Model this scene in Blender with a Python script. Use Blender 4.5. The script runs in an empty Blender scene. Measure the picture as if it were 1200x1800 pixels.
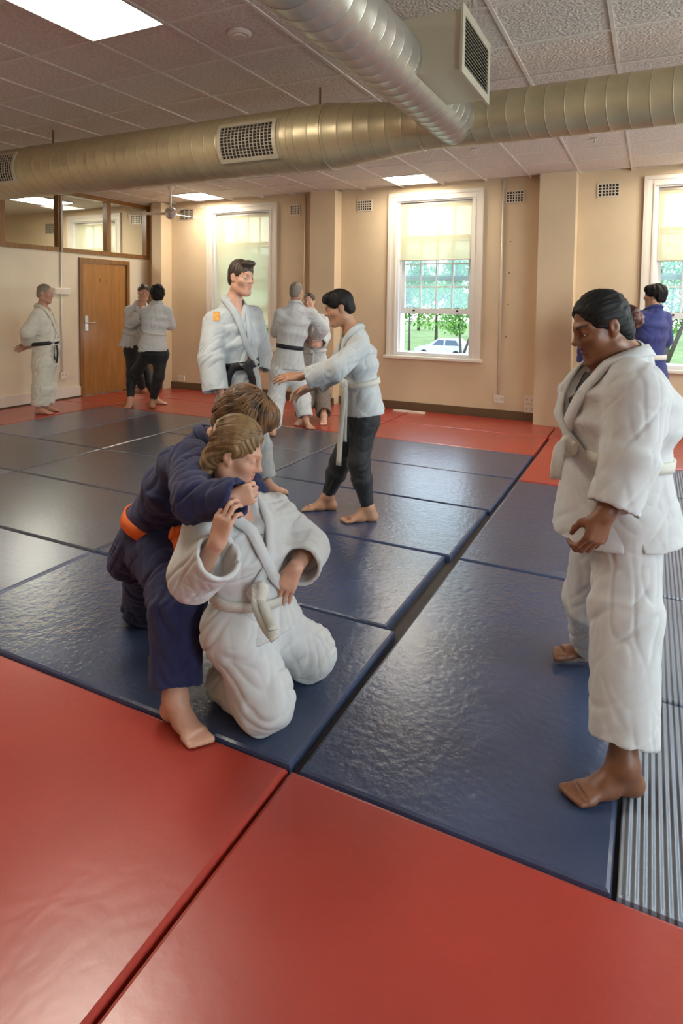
import bpy, bmesh, math, random
import numpy as np
from mathutils import Vector, Matrix

random.seed(4); np.random.seed(4)
scn = bpy.context.scene
col = scn.collection
# ------------------------------------------------------------------ camera
def _rot(y, p, r):
    B = np.array([[1,0,0],[0,0,-1],[0,1,0]], float)
    cy, sy = math.cos(y), math.sin(y); cp, sp = math.cos(p), math.sin(p); cr, sr = math.cos(r), math.sin(r)
    Ry = np.array([[cy,0,sy],[0,1,0],[-sy,0,cy]]); Rx = np.array([[1,0,0],[0,cp,-sp],[0,sp,cp]])
    Rz = np.array([[cr,-sr,0],[sr,cr,0],[0,0,1]])
    return Rz @ Rx @ Ry @ B
CM = _rot(.460434, .0558927, .0122423); CF = 1100.15; CX, CY = 596., 591.; EYE = 1.5
cam = bpy.data.cameras.new('camera'); cam_o = bpy.data.objects.new('camera', cam); col.objects.link(cam_o)
r_, u_, b_ = CM[0], -CM[1], -CM[2]
cam_o.matrix_world = Matrix(((r_[0],u_[0],b_[0],0),(r_[1],u_[1],b_[1],0),(r_[2],u_[2],b_[2],EYE),(0,0,0,1)))
cam.sensor_fit = 'HORIZONTAL'; cam.sensor_width = 36; cam.lens = CF*36/1200
cam.shift_x = (600-CX)/1200; cam.shift_y = -(900-CY)/1200
cam.clip_start = .05; cam.clip_end = 300
scn.camera = cam_o
# ------------------------------------------------------------------ world, light, exposure
w = bpy.data.worlds.new('overcast_sky'); scn.world = w; w.use_nodes = True
wn = w.node_tree; wn.nodes.clear()
wo = wn.nodes.new('ShaderNodeOutputWorld'); bg = wn.nodes.new('ShaderNodeBackground')
tc = wn.nodes.new('ShaderNodeTexCoord'); sp = wn.nodes.new('ShaderNodeSeparateXYZ'); rp = wn.nodes.new('ShaderNodeValToRGB')
wn.links.new(tc.outputs['Generated'], sp.inputs[0]); wn.links.new(sp.outputs['Z'], rp.inputs[0])
rp.color_ramp.elements[0].position = 0; rp.color_ramp.elements[0].color = (.86,.94,1,1)
rp.color_ramp.elements[1].position = .7; rp.color_ramp.elements[1].color = (.55,.75,1,1)
wn.links.new(rp.outputs[0], bg.inputs[0]); bg.inputs[1].default_value = 4.6
wn.links.new(bg.outputs[0], wo.inputs[0])
scn.view_settings.view_transform = 'Standard'; scn.view_settings.look = 'None'
scn.view_settings.gamma = 1; scn.view_settings.use_curve_mapping = False
scn.view_settings.exposure = 0.0
LAMP = 33.0
def daylight(name, loc, sx, sy, power, colour, rot):
    l = bpy.data.lights.new(name,'AREA'); l.shape = 'RECTANGLE'; l.size = sx; l.size_y = sy; l.energy = power; l.color = colour
    o = bpy.data.objects.new(name,l); col.objects.link(o); o.location = loc; o.rotation_euler = rot
for k_, y_ in enumerate((.15, 2.85, 5.95)):      # overcast daylight falling in through the three windows of the right wall
    daylight('window_daylight', (3.75,y_,1.9), 1.5, 2.1, 150, (.80,.90,1), (0,math.radians(90),0))

# ------------------------------------------------------------------ pixel helpers (calibrated camera)
FW = np.array([CM[2][0], CM[2][1], 0]); FW /= np.linalg.norm(FW)
RT = np.array([FW[1], -FW[0], 0]); UP = np.array([0,0,1.])
def ray(u, v): return CM.T @ np.array([u-CX, v-CY, CF])
def J(u, v, dep):
    r = ray(u, v); return r*(dep/(r@FW)) + np.array([0,0,EYE])
def Jz(u, v, z=0.):
    r = ray(u, v); return r*((z-EYE)/r[2]) + np.array([0,0,EYE])
def Jy(u, v, y):
    r = ray(u, v); return r*(y/r[1]) + np.array([0,0,EYE])
def Jx(u, v, x):
    r = ray(u, v); return r*(x/r[0]) + np.array([0,0,EYE])
def nrm(a): a = np.asarray(a, float); return a/np.linalg.norm(a)

# ------------------------------------------------------------------ materials
def mat(name, c, rough=.6, metal=0., noise=.0, nscale=8., bump=0., bscale=60., spec=.5, attr=None, sheen=0., kind='noise', sss=0., stretch=None, detail=4., coat=0., bump2=0., b2scale=6., rvar=0.):
    m = bpy.data.materials.new(name); m.use_nodes = True
    nt = m.node_tree; b = nt.nodes['Principled BSDF']; L = nt.links
    b.inputs['Roughness'].default_value = rough; b.inputs['Metallic'].default_value = metal
    b.inputs['Specular IOR Level'].default_value = spec
    b.inputs['Base Color'].default_value = (*c, 1)
    if sheen: b.inputs['Sheen Weight'].default_value = sheen
    if coat: b.inputs['Coat Weight'].default_value = coat; b.inputs['Coat Roughness'].default_value = .25
    if sss:
        b.inputs['Subsurface Weight'].default_value = sss; b.inputs['Subsurface Radius'].default_value = (1,.3,.15); b.inputs['Subsurface Scale'].default_value = .01
    t = nt.nodes.new('ShaderNodeTexCoord'); src = t.outputs['Object']
    if stretch:
        mp = nt.nodes.new('ShaderNodeMapping'); mp.inputs['Scale'].default_value = stretch; L.new(src, mp.inputs[0]); src = mp.outputs[0]
    cur = None
    if noise:
        n = nt.nodes.new('ShaderNodeTexNoise'); n.inputs['Scale'].default_value = nscale; n.inputs['Detail'].default_value = detail
        L.new(src, n.inputs['Vector'])
        rr = nt.nodes.new('ShaderNodeValToRGB')
        rr.color_ramp.elements[0].position = .3; rr.color_ramp.elements[1].position = .7
        rr.color_ramp.elements[0].color = (*[max(0,x*(1-noise)) for x in c],1); rr.color_ramp.elements[1].color = (*[min(1,x*(1+noise)) for x in c],1)
        L.new(n.outputs[0], rr.inputs[0]); cur = rr.outputs[0]
        if rvar:
            mr = nt.nodes.new('ShaderNodeMapRange'); mr.inputs[3].default_value = rough-rvar; mr.inputs[4].default_value = rough+rvar
            L.new(n.outputs[0], mr.inputs[0]); L.new(mr.outputs[0], b.inputs['Roughness'])
    if attr:
        a = nt.nodes.new('ShaderNodeAttribute'); a.attribute_name = attr
        mx = nt.nodes.new('ShaderNodeMix'); mx.data_type = 'RGBA'; mx.blend_type = 'MULTIPLY'; mx.inputs[0].default_value = 1
        if cur is not None: L.new(cur, mx.inputs[6])
        else: mx.inputs[6].default_value = (*c, 1)
        L.new(a.outputs['Color'], mx.inputs[7]); cur = mx.outputs[2]
    if cur is not None: L.new(cur, b.inputs['Base Color'])
    prev = None
    for bu, bs, kd in ((bump2, b2scale, 'noise'), (bump, bscale, kind)):
        if not bu: continue
        if kd == 'weave':
            wv = nt.nodes.new('ShaderNodeTexWave'); wv.inputs['Scale'].default_value = bs; wv.bands_direction = 'DIAGONAL'
            wv.inputs['Distortion'].default_value = 1.5; wv.inputs['Detail'].default_value = 2
            L.new(src, wv.inputs['Vector']); o = wv.outputs['Fac']
        elif kd == 'voronoi':
            wv = nt.nodes.new('ShaderNodeTexVoronoi'); wv.inputs['Scale'].default_value = bs; L.new(src, wv.inputs['Vector']); o = wv.outputs['Distance']
        elif kd == 'lines':
            wv = nt.nodes.new('ShaderNodeTexWave'); wv.inputs['Scale'].default_value = bs; wv.bands_direction = 'X'
            L.new(src, wv.inputs['Vector']); o = wv.outputs['Fac']
        else:
            wv = nt.nodes.new('ShaderNodeTexNoise'); wv.inputs['Scale'].default_value = bs; wv.inputs['Detail'].default_value = 5
            L.new(src, wv.inputs['Vector']); o = wv.outputs[0]
        bp = nt.nodes.new('ShaderNodeBump'); bp.inputs['Strength'].default_value = bu; bp.inputs['Distance'].default_value = .01
        L.new(o, bp.inputs['Height'])
        if prev is not None: L.new(prev, bp.inputs['Normal'])
        prev = bp.outputs[0]
    if prev is not None: L.new(prev, b.inputs['Normal'])
    return m
def emit(name, c, s):
    m = bpy.data.materials.new(name); m.use_nodes = True; nt = m.node_tree; nt.nodes.clear()
    o = nt.nodes.new('ShaderNodeOutputMaterial'); e = nt.nodes.new('ShaderNodeEmission')
    e.inputs[0].default_value = (*c,1); e.inputs[1].default_value = s; nt.links.new(e.outputs[0], o.inputs[0]); return m
def glass_mat():
    m = bpy.data.materials.new('window_glass'); m.use_nodes = True; nt = m.node_tree; nt.nodes.clear()
    o = nt.nodes.new('ShaderNodeOutputMaterial'); t = nt.nodes.new('ShaderNodeBsdfTransparent'); g = nt.nodes.new('ShaderNodeBsdfGlossy')
    f = nt.nodes.new('ShaderNodeFresnel'); f.inputs[0].default_value = 1.45; mx = nt.nodes.new('ShaderNodeMixShader')
    t.inputs[0].default_value = (.95,.98,.97,1); g.inputs['Roughness'].default_value = .02
    gm = nt.nodes.new('ShaderNodeNewGeometry'); iv = nt.nodes.new('ShaderNodeMath'); iv.operation = 'SUBTRACT'; iv.inputs[0].default_value = 1; nt.links.new(gm.outputs['Backfacing'], iv.inputs[1])
    mu = nt.nodes.new('ShaderNodeMath'); mu.operation = 'MULTIPLY'; nt.links.new(f.outputs[0], mu.inputs[0]); nt.links.new(iv.outputs[0], mu.inputs[1])
    nt.links.new(mu.outputs[0], mx.inputs[0]); nt.links.new(t.outputs[0], mx.inputs[1]); nt.links.new(g.outputs[0], mx.inputs[2]); nt.links.new(mx.outputs[0], o.inputs[0]); return m
def frost_mat():
    m = bpy.data.materials.new('hazy_glass'); m.use_nodes = True; nt = m.node_tree; nt.nodes.clear()
    o = nt.nodes.new('ShaderNodeOutputMaterial'); t = nt.nodes.new('ShaderNodeBsdfTransparent'); g = nt.nodes.new('ShaderNodeBsdfTranslucent')
    mx = nt.nodes.new('ShaderNodeMixShader'); mx.inputs[0].default_value = .16
    t.inputs[0].default_value = (.86,.97,.98,1); g.inputs[0].default_value = (.85,.95,1,1)
    nt.links.new(t.outputs[0], mx.inputs[1]); nt.links.new(g.outputs[0], mx.inputs[2]); nt.links.new(mx.outputs[0], o.inputs[0]); return m
def blind_mat():
    m = bpy.data.materials.new('blind_fabric'); m.use_nodes = True; nt = m.node_tree; nt.nodes.clear()
    o = nt.nodes.new('ShaderNodeOutputMaterial'); t = nt.nodes.new('ShaderNodeBsdfTranslucent'); d = nt.nodes.new('ShaderNodeBsdfDiffuse'); tr = nt.nodes.new('ShaderNodeBsdfTransparent')
    t.inputs[0].default_value = (.80,.70,.45,1); d.inputs[0].default_value = (.74,.64,.42,1); tr.inputs[0].default_value = (1,.95,.8,1)
    a = nt.nodes.new('ShaderNodeMixShader'); a.inputs[0].default_value = .6; b = nt.nodes.new('ShaderNodeMixShader'); b.inputs[0].default_value = .10
    nt.links.new(t.outputs[0], a.inputs[1]); nt.links.new(d.outputs[0], a.inputs[2]); nt.links.new(a.outputs[0], b.inputs[1]); nt.links.new(tr.outputs[0], b.inputs[2]); nt.links.new(b.outputs[0], o.inputs[0]); return m

MT = dict(
 wall=mat('cream_wall', (.68,.52,.335), .7, noise=.06, nscale=1.5, bump=.08, bscale=90),
 wall_white=mat('offwhite_wall', (.74,.63,.47), .6, noise=.05, nscale=2, bump=.05, bscale=70),
 white=mat('white_gloss_paint', (.76,.68,.58), .35),
 sash=mat('sash_paint', (.74,.72,.70), .4),
 tile=mat('ceiling_tile', (.64,.56,.49), .9, noise=.14, nscale=45, bump=.45, bscale=60, kind='voronoi'),
 tbar=mat('ceiling_bar', (.68,.61,.54), .5),
 duct=mat('galvanised_duct', (.50,.42,.26), .40, metal=.5, noise=.10, nscale=5),
 ductband=mat('branch_duct', (.46,.43,.37), .34, metal=.7, noise=.10, nscale=5),
 seam=mat('duct_seam', (.30,.27,.22), .5, metal=.5),
 box=mat('diffuser_box', (.50,.46,.34), .35, metal=.3),
 dark=mat('shade_and_fitting_black', (.015,.012,.01), .9),  # near-black stands in for shade inside vents, grilles and socket slots; also dark fittings
 fin=mat('grille_fin', (.50,.44,.33), .45, metal=.3),
 wood=mat('varnished_wood', (.25,.11,.032), .35, noise=.25, nscale=4, stretch=(8,8,.7), coat=.3),
 door=mat('door_veneer', (.37,.165,.045), .3, noise=.16, nscale=3, stretch=(6,6,.8), coat=.4),
 steel=mat('satin_steel', (.65,.63,.6), .3, metal=.9),
 plastic=mat('cream_plastic', (.72,.62,.48), .4),
 skirt=mat('brown_skirting', (.13,.075,.035), .5),
 blue=mat('blue_vinyl', (.040,.057,.112), .25, noise=.14, nscale=2.2, bump=.35, bscale=34, bump2=.22, b2scale=7, rvar=.0, coat=.5),
 grey=mat('grey_blue_vinyl', (.058,.064,.088), .30, noise=.12, nscale=2.2, bump=.18, bscale=26, bump2=.15, b2scale=5, rvar=.0, coat=.5),
 light=mat('pale_blue_vinyl', (.105,.115,.175), .30, noise=.10, nscale=2.2, bump=.15, bscale=26, bump2=.15, b2scale=5, rvar=.0, coat=.5),
 red=mat('red_vinyl', (.36,.036,.022), .32, noise=.08, nscale=2.2, bump=.12, bscale=26, bump2=.1, b2scale=5, rvar=.0, coat=.5),
 rib=mat('ribbed_vinyl', (.19,.215,.26), .30, noise=.08, nscale=3, bump=.8, bscale=16, kind='lines'),  # window reflection on these mats is put into the pale base colour
 under=mat('bare_floor', (.06,.05,.045), .7, noise=.1),
 pane=glass_mat(), frost=frost_mat(), blind=blind_mat(),
 tube=emit('light_diffuser', (1,.92,.78), LAMP),
 fanw=mat('fan_enamel', (.70,.62,.48), .4), 
 gi=mat('white_cotton_gi', (.58,.58,.57), .85, noise=.03, nscale=30, bump=.30, bscale=220, sheen=.2, kind='weave'),
 gi_grey=mat('washed_cotton_gi', (.50,.525,.53), .85, noise=.04, nscale=25, bump=.30, bscale=200, sheen=.2, kind='weave'),
 gi_warm=mat('ivory_cotton_gi', (.64,.60,.50), .85, noise=.03, nscale=25, bump=.25, bscale=160, sheen=.2, kind='weave'),
 navy=mat('navy_cotton_gi', (.008,.011,.068), .8, noise=.15, nscale=20, bump=.35, bscale=220, sheen=.12, kind='weave'),
 royal=mat('royal_blue_gi', (.025,.034,.16), .8, noise=.1, nscale=20, bump=.3, bscale=160, sheen=.15, kind='weave'),
 black=mat('black_leggings', (.008,.008,.010), .7, noise=.2, nscale=15, sheen=.1),
 taupe=mat('taupe_trousers', (.17,.13,.10), .8, noise=.1, nscale=20),
 bblack=mat('black_belt', (.008,.007,.010), .6, bump=.3, bscale=200),
 borange=mat('orange_belt', (.75,.13,.010), .6, bump=.3, bscale=200),
 bwhite=mat('white_belt', (.60,.57,.50), .75, bump=.4, bscale=200),
 shirt=mat('dark_shirt', (.030,.028,.020), .8, noise=.2, nscale=12),
 teal=mat('grey_teal_shirt', (.14,.19,.19), .8),
 badge=mat('orange_badge', (.65,.30,.06), .6, noise=.35, nscale=60),
 lens=mat('eye_white', (.62,.58,.54), .25), iris=mat('eye_iris', (.03,.018,.010), .15),
 skin_fair=mat('fair_skin', (.58,.315,.215), .5, attr='tint', noise=.06, nscale=30, sss=.12),
 skin_tan=mat('tan_skin', (.42,.215,.125), .5, attr='tint', noise=.06, nscale=30, sss=.10),
 skin_old=mat('ruddy_skin', (.48,.25,.165), .5, attr='tint', noise=.08, nscale=35, sss=.10),
 skin_dark=mat('brown_skin', (.20,.078,.036), .45, attr='tint', noise=.08, nscale=30, sss=.08),
 hair_black=mat('black_hair', (.009,.007,.006), .6, noise=.3, nscale=40, spec=.25),
 hair_dark=mat('dark_brown_hair', (.050,.030,.018), .5, noise=.35, nscale=40),
 hair_grey=mat('grey_hair', (.22,.18,.14), .55, noise=.3, nscale=60),
 hair_wave=mat('chestnut_hair', (.145,.070,.026), .45, noise=.65, nscale=22, detail=6),
 hair_blond=mat('sandy_hair', (.20,.115,.045), .5, noise=.5, nscale=30, detail=6),
 hair_red=mat('auburn_hair', (.10,.030,.016), .5, noise=.4, nscale=40),
 bark=mat('tree_bark', (.085,.07,.055), .9, noise=.3, nscale=6, bump=.5, bscale=15),
 leaf=mat('tree_leaf', (.075,.22,.025), .6, noise=.4, nscale=2),
 leaf2=mat('tree_leaf_light', (.17,.34,.05), .6, noise=.4, nscale=2),
 grass=mat('lawn', (.17,.23,.06), .9, noise=.3, nscale=.6),
 road=mat('pale_road', (.33,.31,.29), .8, noise=.1, nscale=1),
 carw=mat('white_car_paint', (.55,.55,.55), .3), tyre=mat('tyre', (.02,.02,.02), .8), cglass=mat('car_glass', (.05,.09,.14), .1),
 brick=mat('red_brick', (.24,.09,.05), .8, noise=.2, nscale=10), flower=mat('red_flowers', (.55,.05,.06), .7),
)

# ------------------------------------------------------------------ object helpers
def tag(o, label=None, cat=None, group=None, kind=None):
    if label: o['label'] = label
    if cat: o['category'] = cat
    if group: o['group'] = group
    if kind: o['kind'] = kind
    return o
def link(name, me, parent=None, loc=(0,0,0)):
    o = bpy.data.objects.new(name, me); col.objects.link(o); o.location = loc
    if parent is not None: o.parent = parent
    return o
def empty(name, loc, label=None, cat=None, group=None, kind=None):
    o = link(name, None, None, loc); o.empty_display_size = .1
    return tag(o, label, cat, group, kind)
def origin(o):
    p = np.zeros(3)
    while o is not None: p += np.array(o.location); o = o.parent
    return p
def mesh(name, V, F, m, parent=None, smooth=False, keep=False, base=None):
    """V in world coordinates; stored relative to the parent's origin (or to base for a top-level object)."""
    V = np.asarray(V, float).reshape(-1,3)
    off = origin(parent) if parent is not None else (np.array(base, float) if base is not None else np.zeros(3))
    me = bpy.data.meshes.new(name); me.from_pydata((V-off).tolist(), [], F if isinstance(F, list) else F.tolist())
    ms = m if isinstance(m, (list, tuple)) else [m]
    for x in ms: me.materials.append(MT[x])
    if smooth: me.polygons.foreach_set('use_smooth', [True]*len(me.polygons))
    me.update()
    return link(name, me, parent, (0,0,0) if parent is not None else off)
class MB:
    def __init__(s): s.V = []; s.F = []; s.M = []
    def add(s, V, F, mi=0):
        n = len(s.V); s.V += [tuple(map(float, v)) for v in V]; s.F += [[i+n for i in f] for f in F]; s.M += [mi]*len(F); return s
    def box(s, a, b, mi=0):
        (x0,y0,z0),(x1,y1,z1) = np.minimum(a,b), np.maximum(a,b)
        return s.add([(x0,y0,z0),(x1,y0,z0),(x1,y1,z0),(x0,y1,z0),(x0,y0,z1),(x1,y0,z1),(x1,y1,z1),(x0,y1,z1)],
              [(0,3,2,1),(4,5,6,7),(0,1,5,4),(1,2,6,5),(2,3,7,6),(3,0,4,7)], mi)
    def bev(s, a, b, r, mi=0):
        """box with rounded top edges (chamfer r)"""
        (x0,y0,z0),(x1,y1,z1) = np.minimum(a,b), np.maximum(a,b)
        V = []
        for z, i in ((z0,0),(z1-r,0),(z1-r*.3,r*.3),(z1,r)):
            V += [(x0+i,y0+i,z),(x1-i,y0+i,z),(x1-i,y1-i,z),(x0+i,y1-i,z)]
        F = [(3,2,1,0)]
        for k in range(3):
            for j in range(4): F.append((k*4+j, k*4+(j+1)%4, k*4+4+(j+1)%4, k*4+4+j))
        F.append((12,13,14,15)); return s.add(V, F, mi)
    def tube(s, pts, rad, n=10, mi=0, caps=True):
        pts = np.array(pts, float); rad = np.broadcast_to(rad, (len(pts),)); V = []; F = []
        up = None
        for i, p in enumerate(pts):
            t = nrm(pts[min(i+1,len(pts)-1)]-pts[max(i-1,0)])
            if up is None: up = nrm(np.cross(t, (0,0,1) if abs(t[2])<.9 else (1,0,0)))
            a = up - t*(up@t); a = nrm(a); b = np.cross(t,a); up = a
            for k in range(n):
                th = 2*math.pi*k/n; V.append(p+rad[i]*(a*math.cos(th)+b*math.sin(th)))
        for i in range(len(pts)-1):
            for k in range(n): F.append((i*n+k, i*n+(k+1)%n, (i+1)*n+(k+1)%n, (i+1)*n+k))
        if caps: F.append(tuple(range(n-1,-1,-1))); F.append(tuple(range((len(pts)-1)*n, len(pts)*n)))
        return s.add(V, F, mi)
    def build(s, name, m, parent=None, smooth=False, base=None):
        o = mesh(name, s.V, s.F, m, parent, smooth, base=base)
        if any(s.M): o.data.polygons.foreach_set('material_index', s.M)
        return o
def frame_x(mb,x0,x1,z0,z1,y0,y1,wl,wb,wt):
    """rectangular frame in the XZ plane: uprights run full height, rails butt against them"""
    mb.box((x0,y0,z0),(x0+wl,y1,z1)); mb.box((x1-wl,y0,z0),(x1,y1,z1))
    if wb: mb.box((x0+wl,y0,z0),(x1-wl,y1,z0+wb))
    if wt: mb.box((x0+wl,y0,z1-wt),(x1-wl,y1,z1))
    return mb
def frame_y(mb,y0,y1,z0,z1,x0,x1,wl,wb,wt):
    mb.box((x0,y0,z0),(x1,y0+wl,z1)); mb.box((x0,y1-wl,z0),(x1,y1,z1))
    if wb: mb.box((x0,y0+wl,z0),(x1,y1-wl,z0+wb))
    if wt: mb.box((x0,y0+wl,z1-wt),(x1,y1-wl,z1))
    return mb
def quads_wall_x(mb, y0, y1, x0, x1, z0, z1, holes):
    """wall slab along X with rectangular holes (xa,xb,za,zb)"""
    xs = x0
    for xa, xb, za, zb in sorted(holes):
        mb.box((xs,y0,z0),(xa,y1,z1)); mb.box((xa,y0,z0),(xb,y1,za)); mb.box((xa,y0,zb),(xb,y1,z1)); xs = xb
    mb.box((xs,y0,z0),(x1,y1,z1))

# ================================================================== ROOM
YB = 8.23; XL = -7.75; ZC = 3.08; XR = 3.2; YF = -2.2; XN = -11.6
fl = MB().box((XN,YF,-.30),(XR,YB+.3,-.045)).build('floor', 'under'); tag(fl, kind='structure')
# ---- windows (centre x) on the back wall
WINX = [-12.2+3.2*i for i in range(1,5)]  # -9.0, -5.8, -2.6, .6
WX = [-9.05, -5.83, -2.66, .55]
OPW, OZ0, OZ1 = .545, .80, 2.90
holes = [(x-OPW-.003, x+OPW+.003, .747, 2.903) for x in WX]
bw = MB(); quads_wall_x(bw, YB, YB+.30, XN, XR, -.3, ZC+.2, holes)
bwo = bw.build('wall_back', 'wall'); tag(bwo, kind='structure')
lw = MB(); lw.box((XL-.10,YF,-.05),(XL,6.80,2.17)).box((XL-.10,7.70,-.05),(XL,YB,2.17)).box((XL-.10,6.80,2.07),(XL,7.70,2.17))
lwo = lw.build('wall_left', 'wall_white'); tag(lwo, kind='structure')
# right wall with its own windows
rw = MB(); RW = [(-.6,.9),(2.1,3.6),(5.2,6.7)]
ys = YF
for a, b in RW:
    rw.box((XR,ys,-.3),(XR+.3,a,ZC+.2)); rw.box((XR,a,-.3),(XR+.3,b,.75)); rw.box((XR,a,2.9),(XR+.3,b,ZC+.2)); ys = b
rw.box((XR,ys,-.3),(XR+.3,YB+.3,ZC+.2)); tag(rw.build('wall_right','wall'), kind='structure')
tag(MB().box((XN,YF-.2,-.3),(XR+.3,YF,ZC+.2)).build('wall_front','wall'), kind='structure')
tag(MB().box((XN-.2,YF-.2,-.3),(XN,YB+.3,ZC+.2)).build('wall_far_left','wall'), kind='structure')
# right wall windows
for i, (a, b) in enumerate(RW):
    wnd = empty('window_%d' % (6+i), (XR, (a+b)/2, .75), kind='structure')
    f = MB()
    for y in (a, b-.05, (a+b)/2-.025): f.box((XR+.079,y,.75),(XR+.141,y+.05,2.9))
    for z in (.75, 1.8, 2.85): f.box((XR+.08,a,z),(XR+.14,b,z+.05))
    f.build('window_frame','sash',wnd)
    MB().box((XR+.10,a,.75),(XR+.105,b,2.9)).build('pane','pane',wnd)
# pilasters
def pil(name, x0, x1, yp):
    tag(MB().box((x0,yp,-.05),(x1,YB,ZC)).build(name,'wall'), kind='structure')
pil('trim_1', -7.45, -7.25, 7.98); pil('trim_2', -4.47, -4.07, 8.02); pil('trim_3', -1.26, -.84, 7.98)
# brown skirting at the back wall, around pilasters
sk = MB()
for a, b in ((-7.25,-4.47),(-4.07,-1.26),(-.84,XR)): sk.box((a,YB-.025,-.05),(b,YB,.105))
for x0, x1, yp in ((-7.45,-7.25,7.98),(-4.47,-4.07,8.02)): sk.box((x0-.01,yp-.025,-.05),(x1+.02,yp,.10))
tag(sk.build('baseboard_back','skirt'), kind='structure')
sl = MB(); sl.box((XL,YF,.02),(XL+.03,6.74,.16)); sl.box((XL,7.76,.02),(XL+.03,YB,.16))
tag(sl.build('baseboard_left','white'), kind='structure')
sl2 = MB(); sl2.box((XL,YF,-.05),(XL+.022,6.74,.02)); sl2.box((XL,7.76,-.05),(XL+.022,YB,.02))
tag(sl2.build('baseboard_left_lower','skirt'), kind='structure')
# windows
BLIND_Z = [1.5, 1.10, 2.08, 2.02]
for i, xc in enumerate(WX):
    wnd = empty('window_%d' % (i+1), (xc, YB, .72), kind='structure')
    ar = MB(); W = .665
    frame_x(ar,xc-W,xc+W,.756,3.0,YB-.035,YB,.045,0,.045); frame_x(ar,xc-W+.045,xc+W-.045,.756,2.955,YB-.022,YB,.055,0,.045); frame_x(ar,xc-W+.10,xc+W-.10,.756,2.91,YB-.030,YB-.002,.022,0,.022)
    ar.build('architrave','white',wnd)
    MB().bev((xc-W-.03,YB-.075,.715),(xc+W+.03,YB+.10,.755),.012).build('window_sill','white',wnd)
    rv = MB()
    frame_x(rv,xc-OPW,xc+OPW,.757,2.90,YB+.001,YB+.28,.035,.043,.03); frame_x(rv,xc-OPW+.035,xc+OPW-.035,.80,2.87,YB+.05,YB+.075,.02,0,0)
    rv.build('window_lining','sash',wnd)
    for nm, za, zb, yo in (('upper_sash',1.80,2.87,.17),('lower_sash',1.34,2.42,.11)):
        f = MB(); xa, xb = xc-OPW+.035, xc+OPW-.035; y0 = YB+yo
        frame_x(f,xa,xb,za,zb,y0,y0+.045,.055,.075,.05)
        zs = (za+.075, zb-.05); xs = (xa+.055, xb-.055)
        for k in range(1,4): xx = xs[0]+(xs[1]-xs[0])*k/4; f.box((xx-.010,y0+.01,zs[0]),(xx+.010,y0+.035,zs[1]))
        zm = (1.715 if nm == 'lower_sash' else (zs[0]+zs[1])/2); f.box((xs[0],y0+.012,zm-.010),(xs[1],y0+.033,zm+.010))
        if nm == 'lower_sash':
            zt = 2.03; f.box((xs[0],y0+.012,zt-.010),(xs[1],y0+.033,zt+.010))
        so = f.build(nm,'sash',wnd)
        zr = [zs[0], zm] + ([2.03] if nm == 'lower_sash' else []) + [zs[1]]
        for r in range(len(zr)-1):
            for k in range(4):
                x0 = xs[0]+(xs[1]-xs[0])*k/4+.010; x1 = xs[0]+(xs[1]-xs[0])*(k+1)/4-.010
                MB().box((x0,y0+.02,zr[r]+.010),(x1,y0+.024,zr[r+1]-.010)).build('pane','frost' if nm=='lower_sash' else 'pane',so)
        if nm == 'lower_sash':
            for xx in (xc-.31, xc+.31):
                MB().tube([(xx,y0,za+.045),(xx,y0-.025,za+.045)],.014,8).build('sash_lift','dark',so)
    # sub frame at the lower opening
    zb = BLIND_Z[i]
    lab = ['cream roller blind in the window of the next room seen through the glazed wall','cream roller blind pulled most of the way down, behind the tall youth','cream roller blind half raised over the middle window with the white car outside','cream roller blind with sky showing through, at the right edge of the photo'][i]
    rb = empty('roller_blind', (xc,YB+.05,2.86), lab, 'blind')
    MB().tube([(xc-.50,YB+.055,2.845),(xc+.50,YB+.055,2.845)],.024,12).build('roller','white',rb,True)
    ns = 24; V = []; F = []
    for a in range(ns+1):
        z = 2.83+(zb-2.83)*a/ns
        for b in range(13):
            x = xc-.497+.994*b/12; V.append((x,YB+.035+.002*math.sin(a*.9+b),z))
    for a in range(ns):
        for b in range(12): F.append((a*13+b,a*13+b+1,a*13+b+14,a*13+b+13))
    mesh('blind_sheet',V,F,'blind',rb,True)
    MB().tube([(xc-.497,YB+.035,zb),(xc+.497,YB+.035,zb)],.010,8).build('bottom_rail','plastic',rb,True)

# ---- glazed screen over the left wall
tr = MB()
tr.box((XL-.09,YF,2.17),(XL+.025,YB,2.235)); tr.box((XL-.09,YF,3.01),(XL+.025,YB,ZC))
MULL = [3.5, 4.35, 5.50, 6.42, 7.33, 8.19]
for y in MULL: tr.box((XL-.075,y-.04,2.235),(XL+.02,y+.04,3.01))
gs = tr.build('trim_4','wood'); tag(gs, kind='structure')
ye = [YF]+MULL
for a, b in zip(ye[:-1], ye[1:]):
    MB().box((XL-.035,a+.04,2.235),(XL-.03,b-.04,3.01)).build('pane','pane',gs)
# door
dr = empty('door_1', (XL,7.25,0), kind='structure')
f = MB(); frame_y(f,6.745,7.755,-.03,2.11,XL-.098,XL+.03,.055,0,.06)
f.build('door_frame','wood',dr)
lf = MB().box((XL-.045,6.805,.0),(XL-.005,7.695,2.045)).build('door_leaf','door',dr)
h = MB(); h.box((XL-.005,6.855,1.0),(XL+.004,6.915,1.23)); h.tube([(XL+.004,6.885,1.12),(XL+.05,6.885,1.12),(XL+.055,6.90,1.12),(XL+.055,7.01,1.12)],.011,8)
h.tube([(XL+.002,6.885,1.04),(XL+.014,6.885,1.04)],.014,10)
h.build('door_handle','steel',lf)
for z in (.25, 1.75): MB().tube([(XL+.004,7.694,z-.05),(XL+.004,7.694,z+.05)],.009,8).build('hinge','skirt',lf)
for y, z in ((7.16,1.78),(7.30,1.78)): MB().tube([(XL-.006,y,z-.03),(XL-.003,y,z+.03)],.008,6).build('screw_plug','wood',lf)

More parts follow.
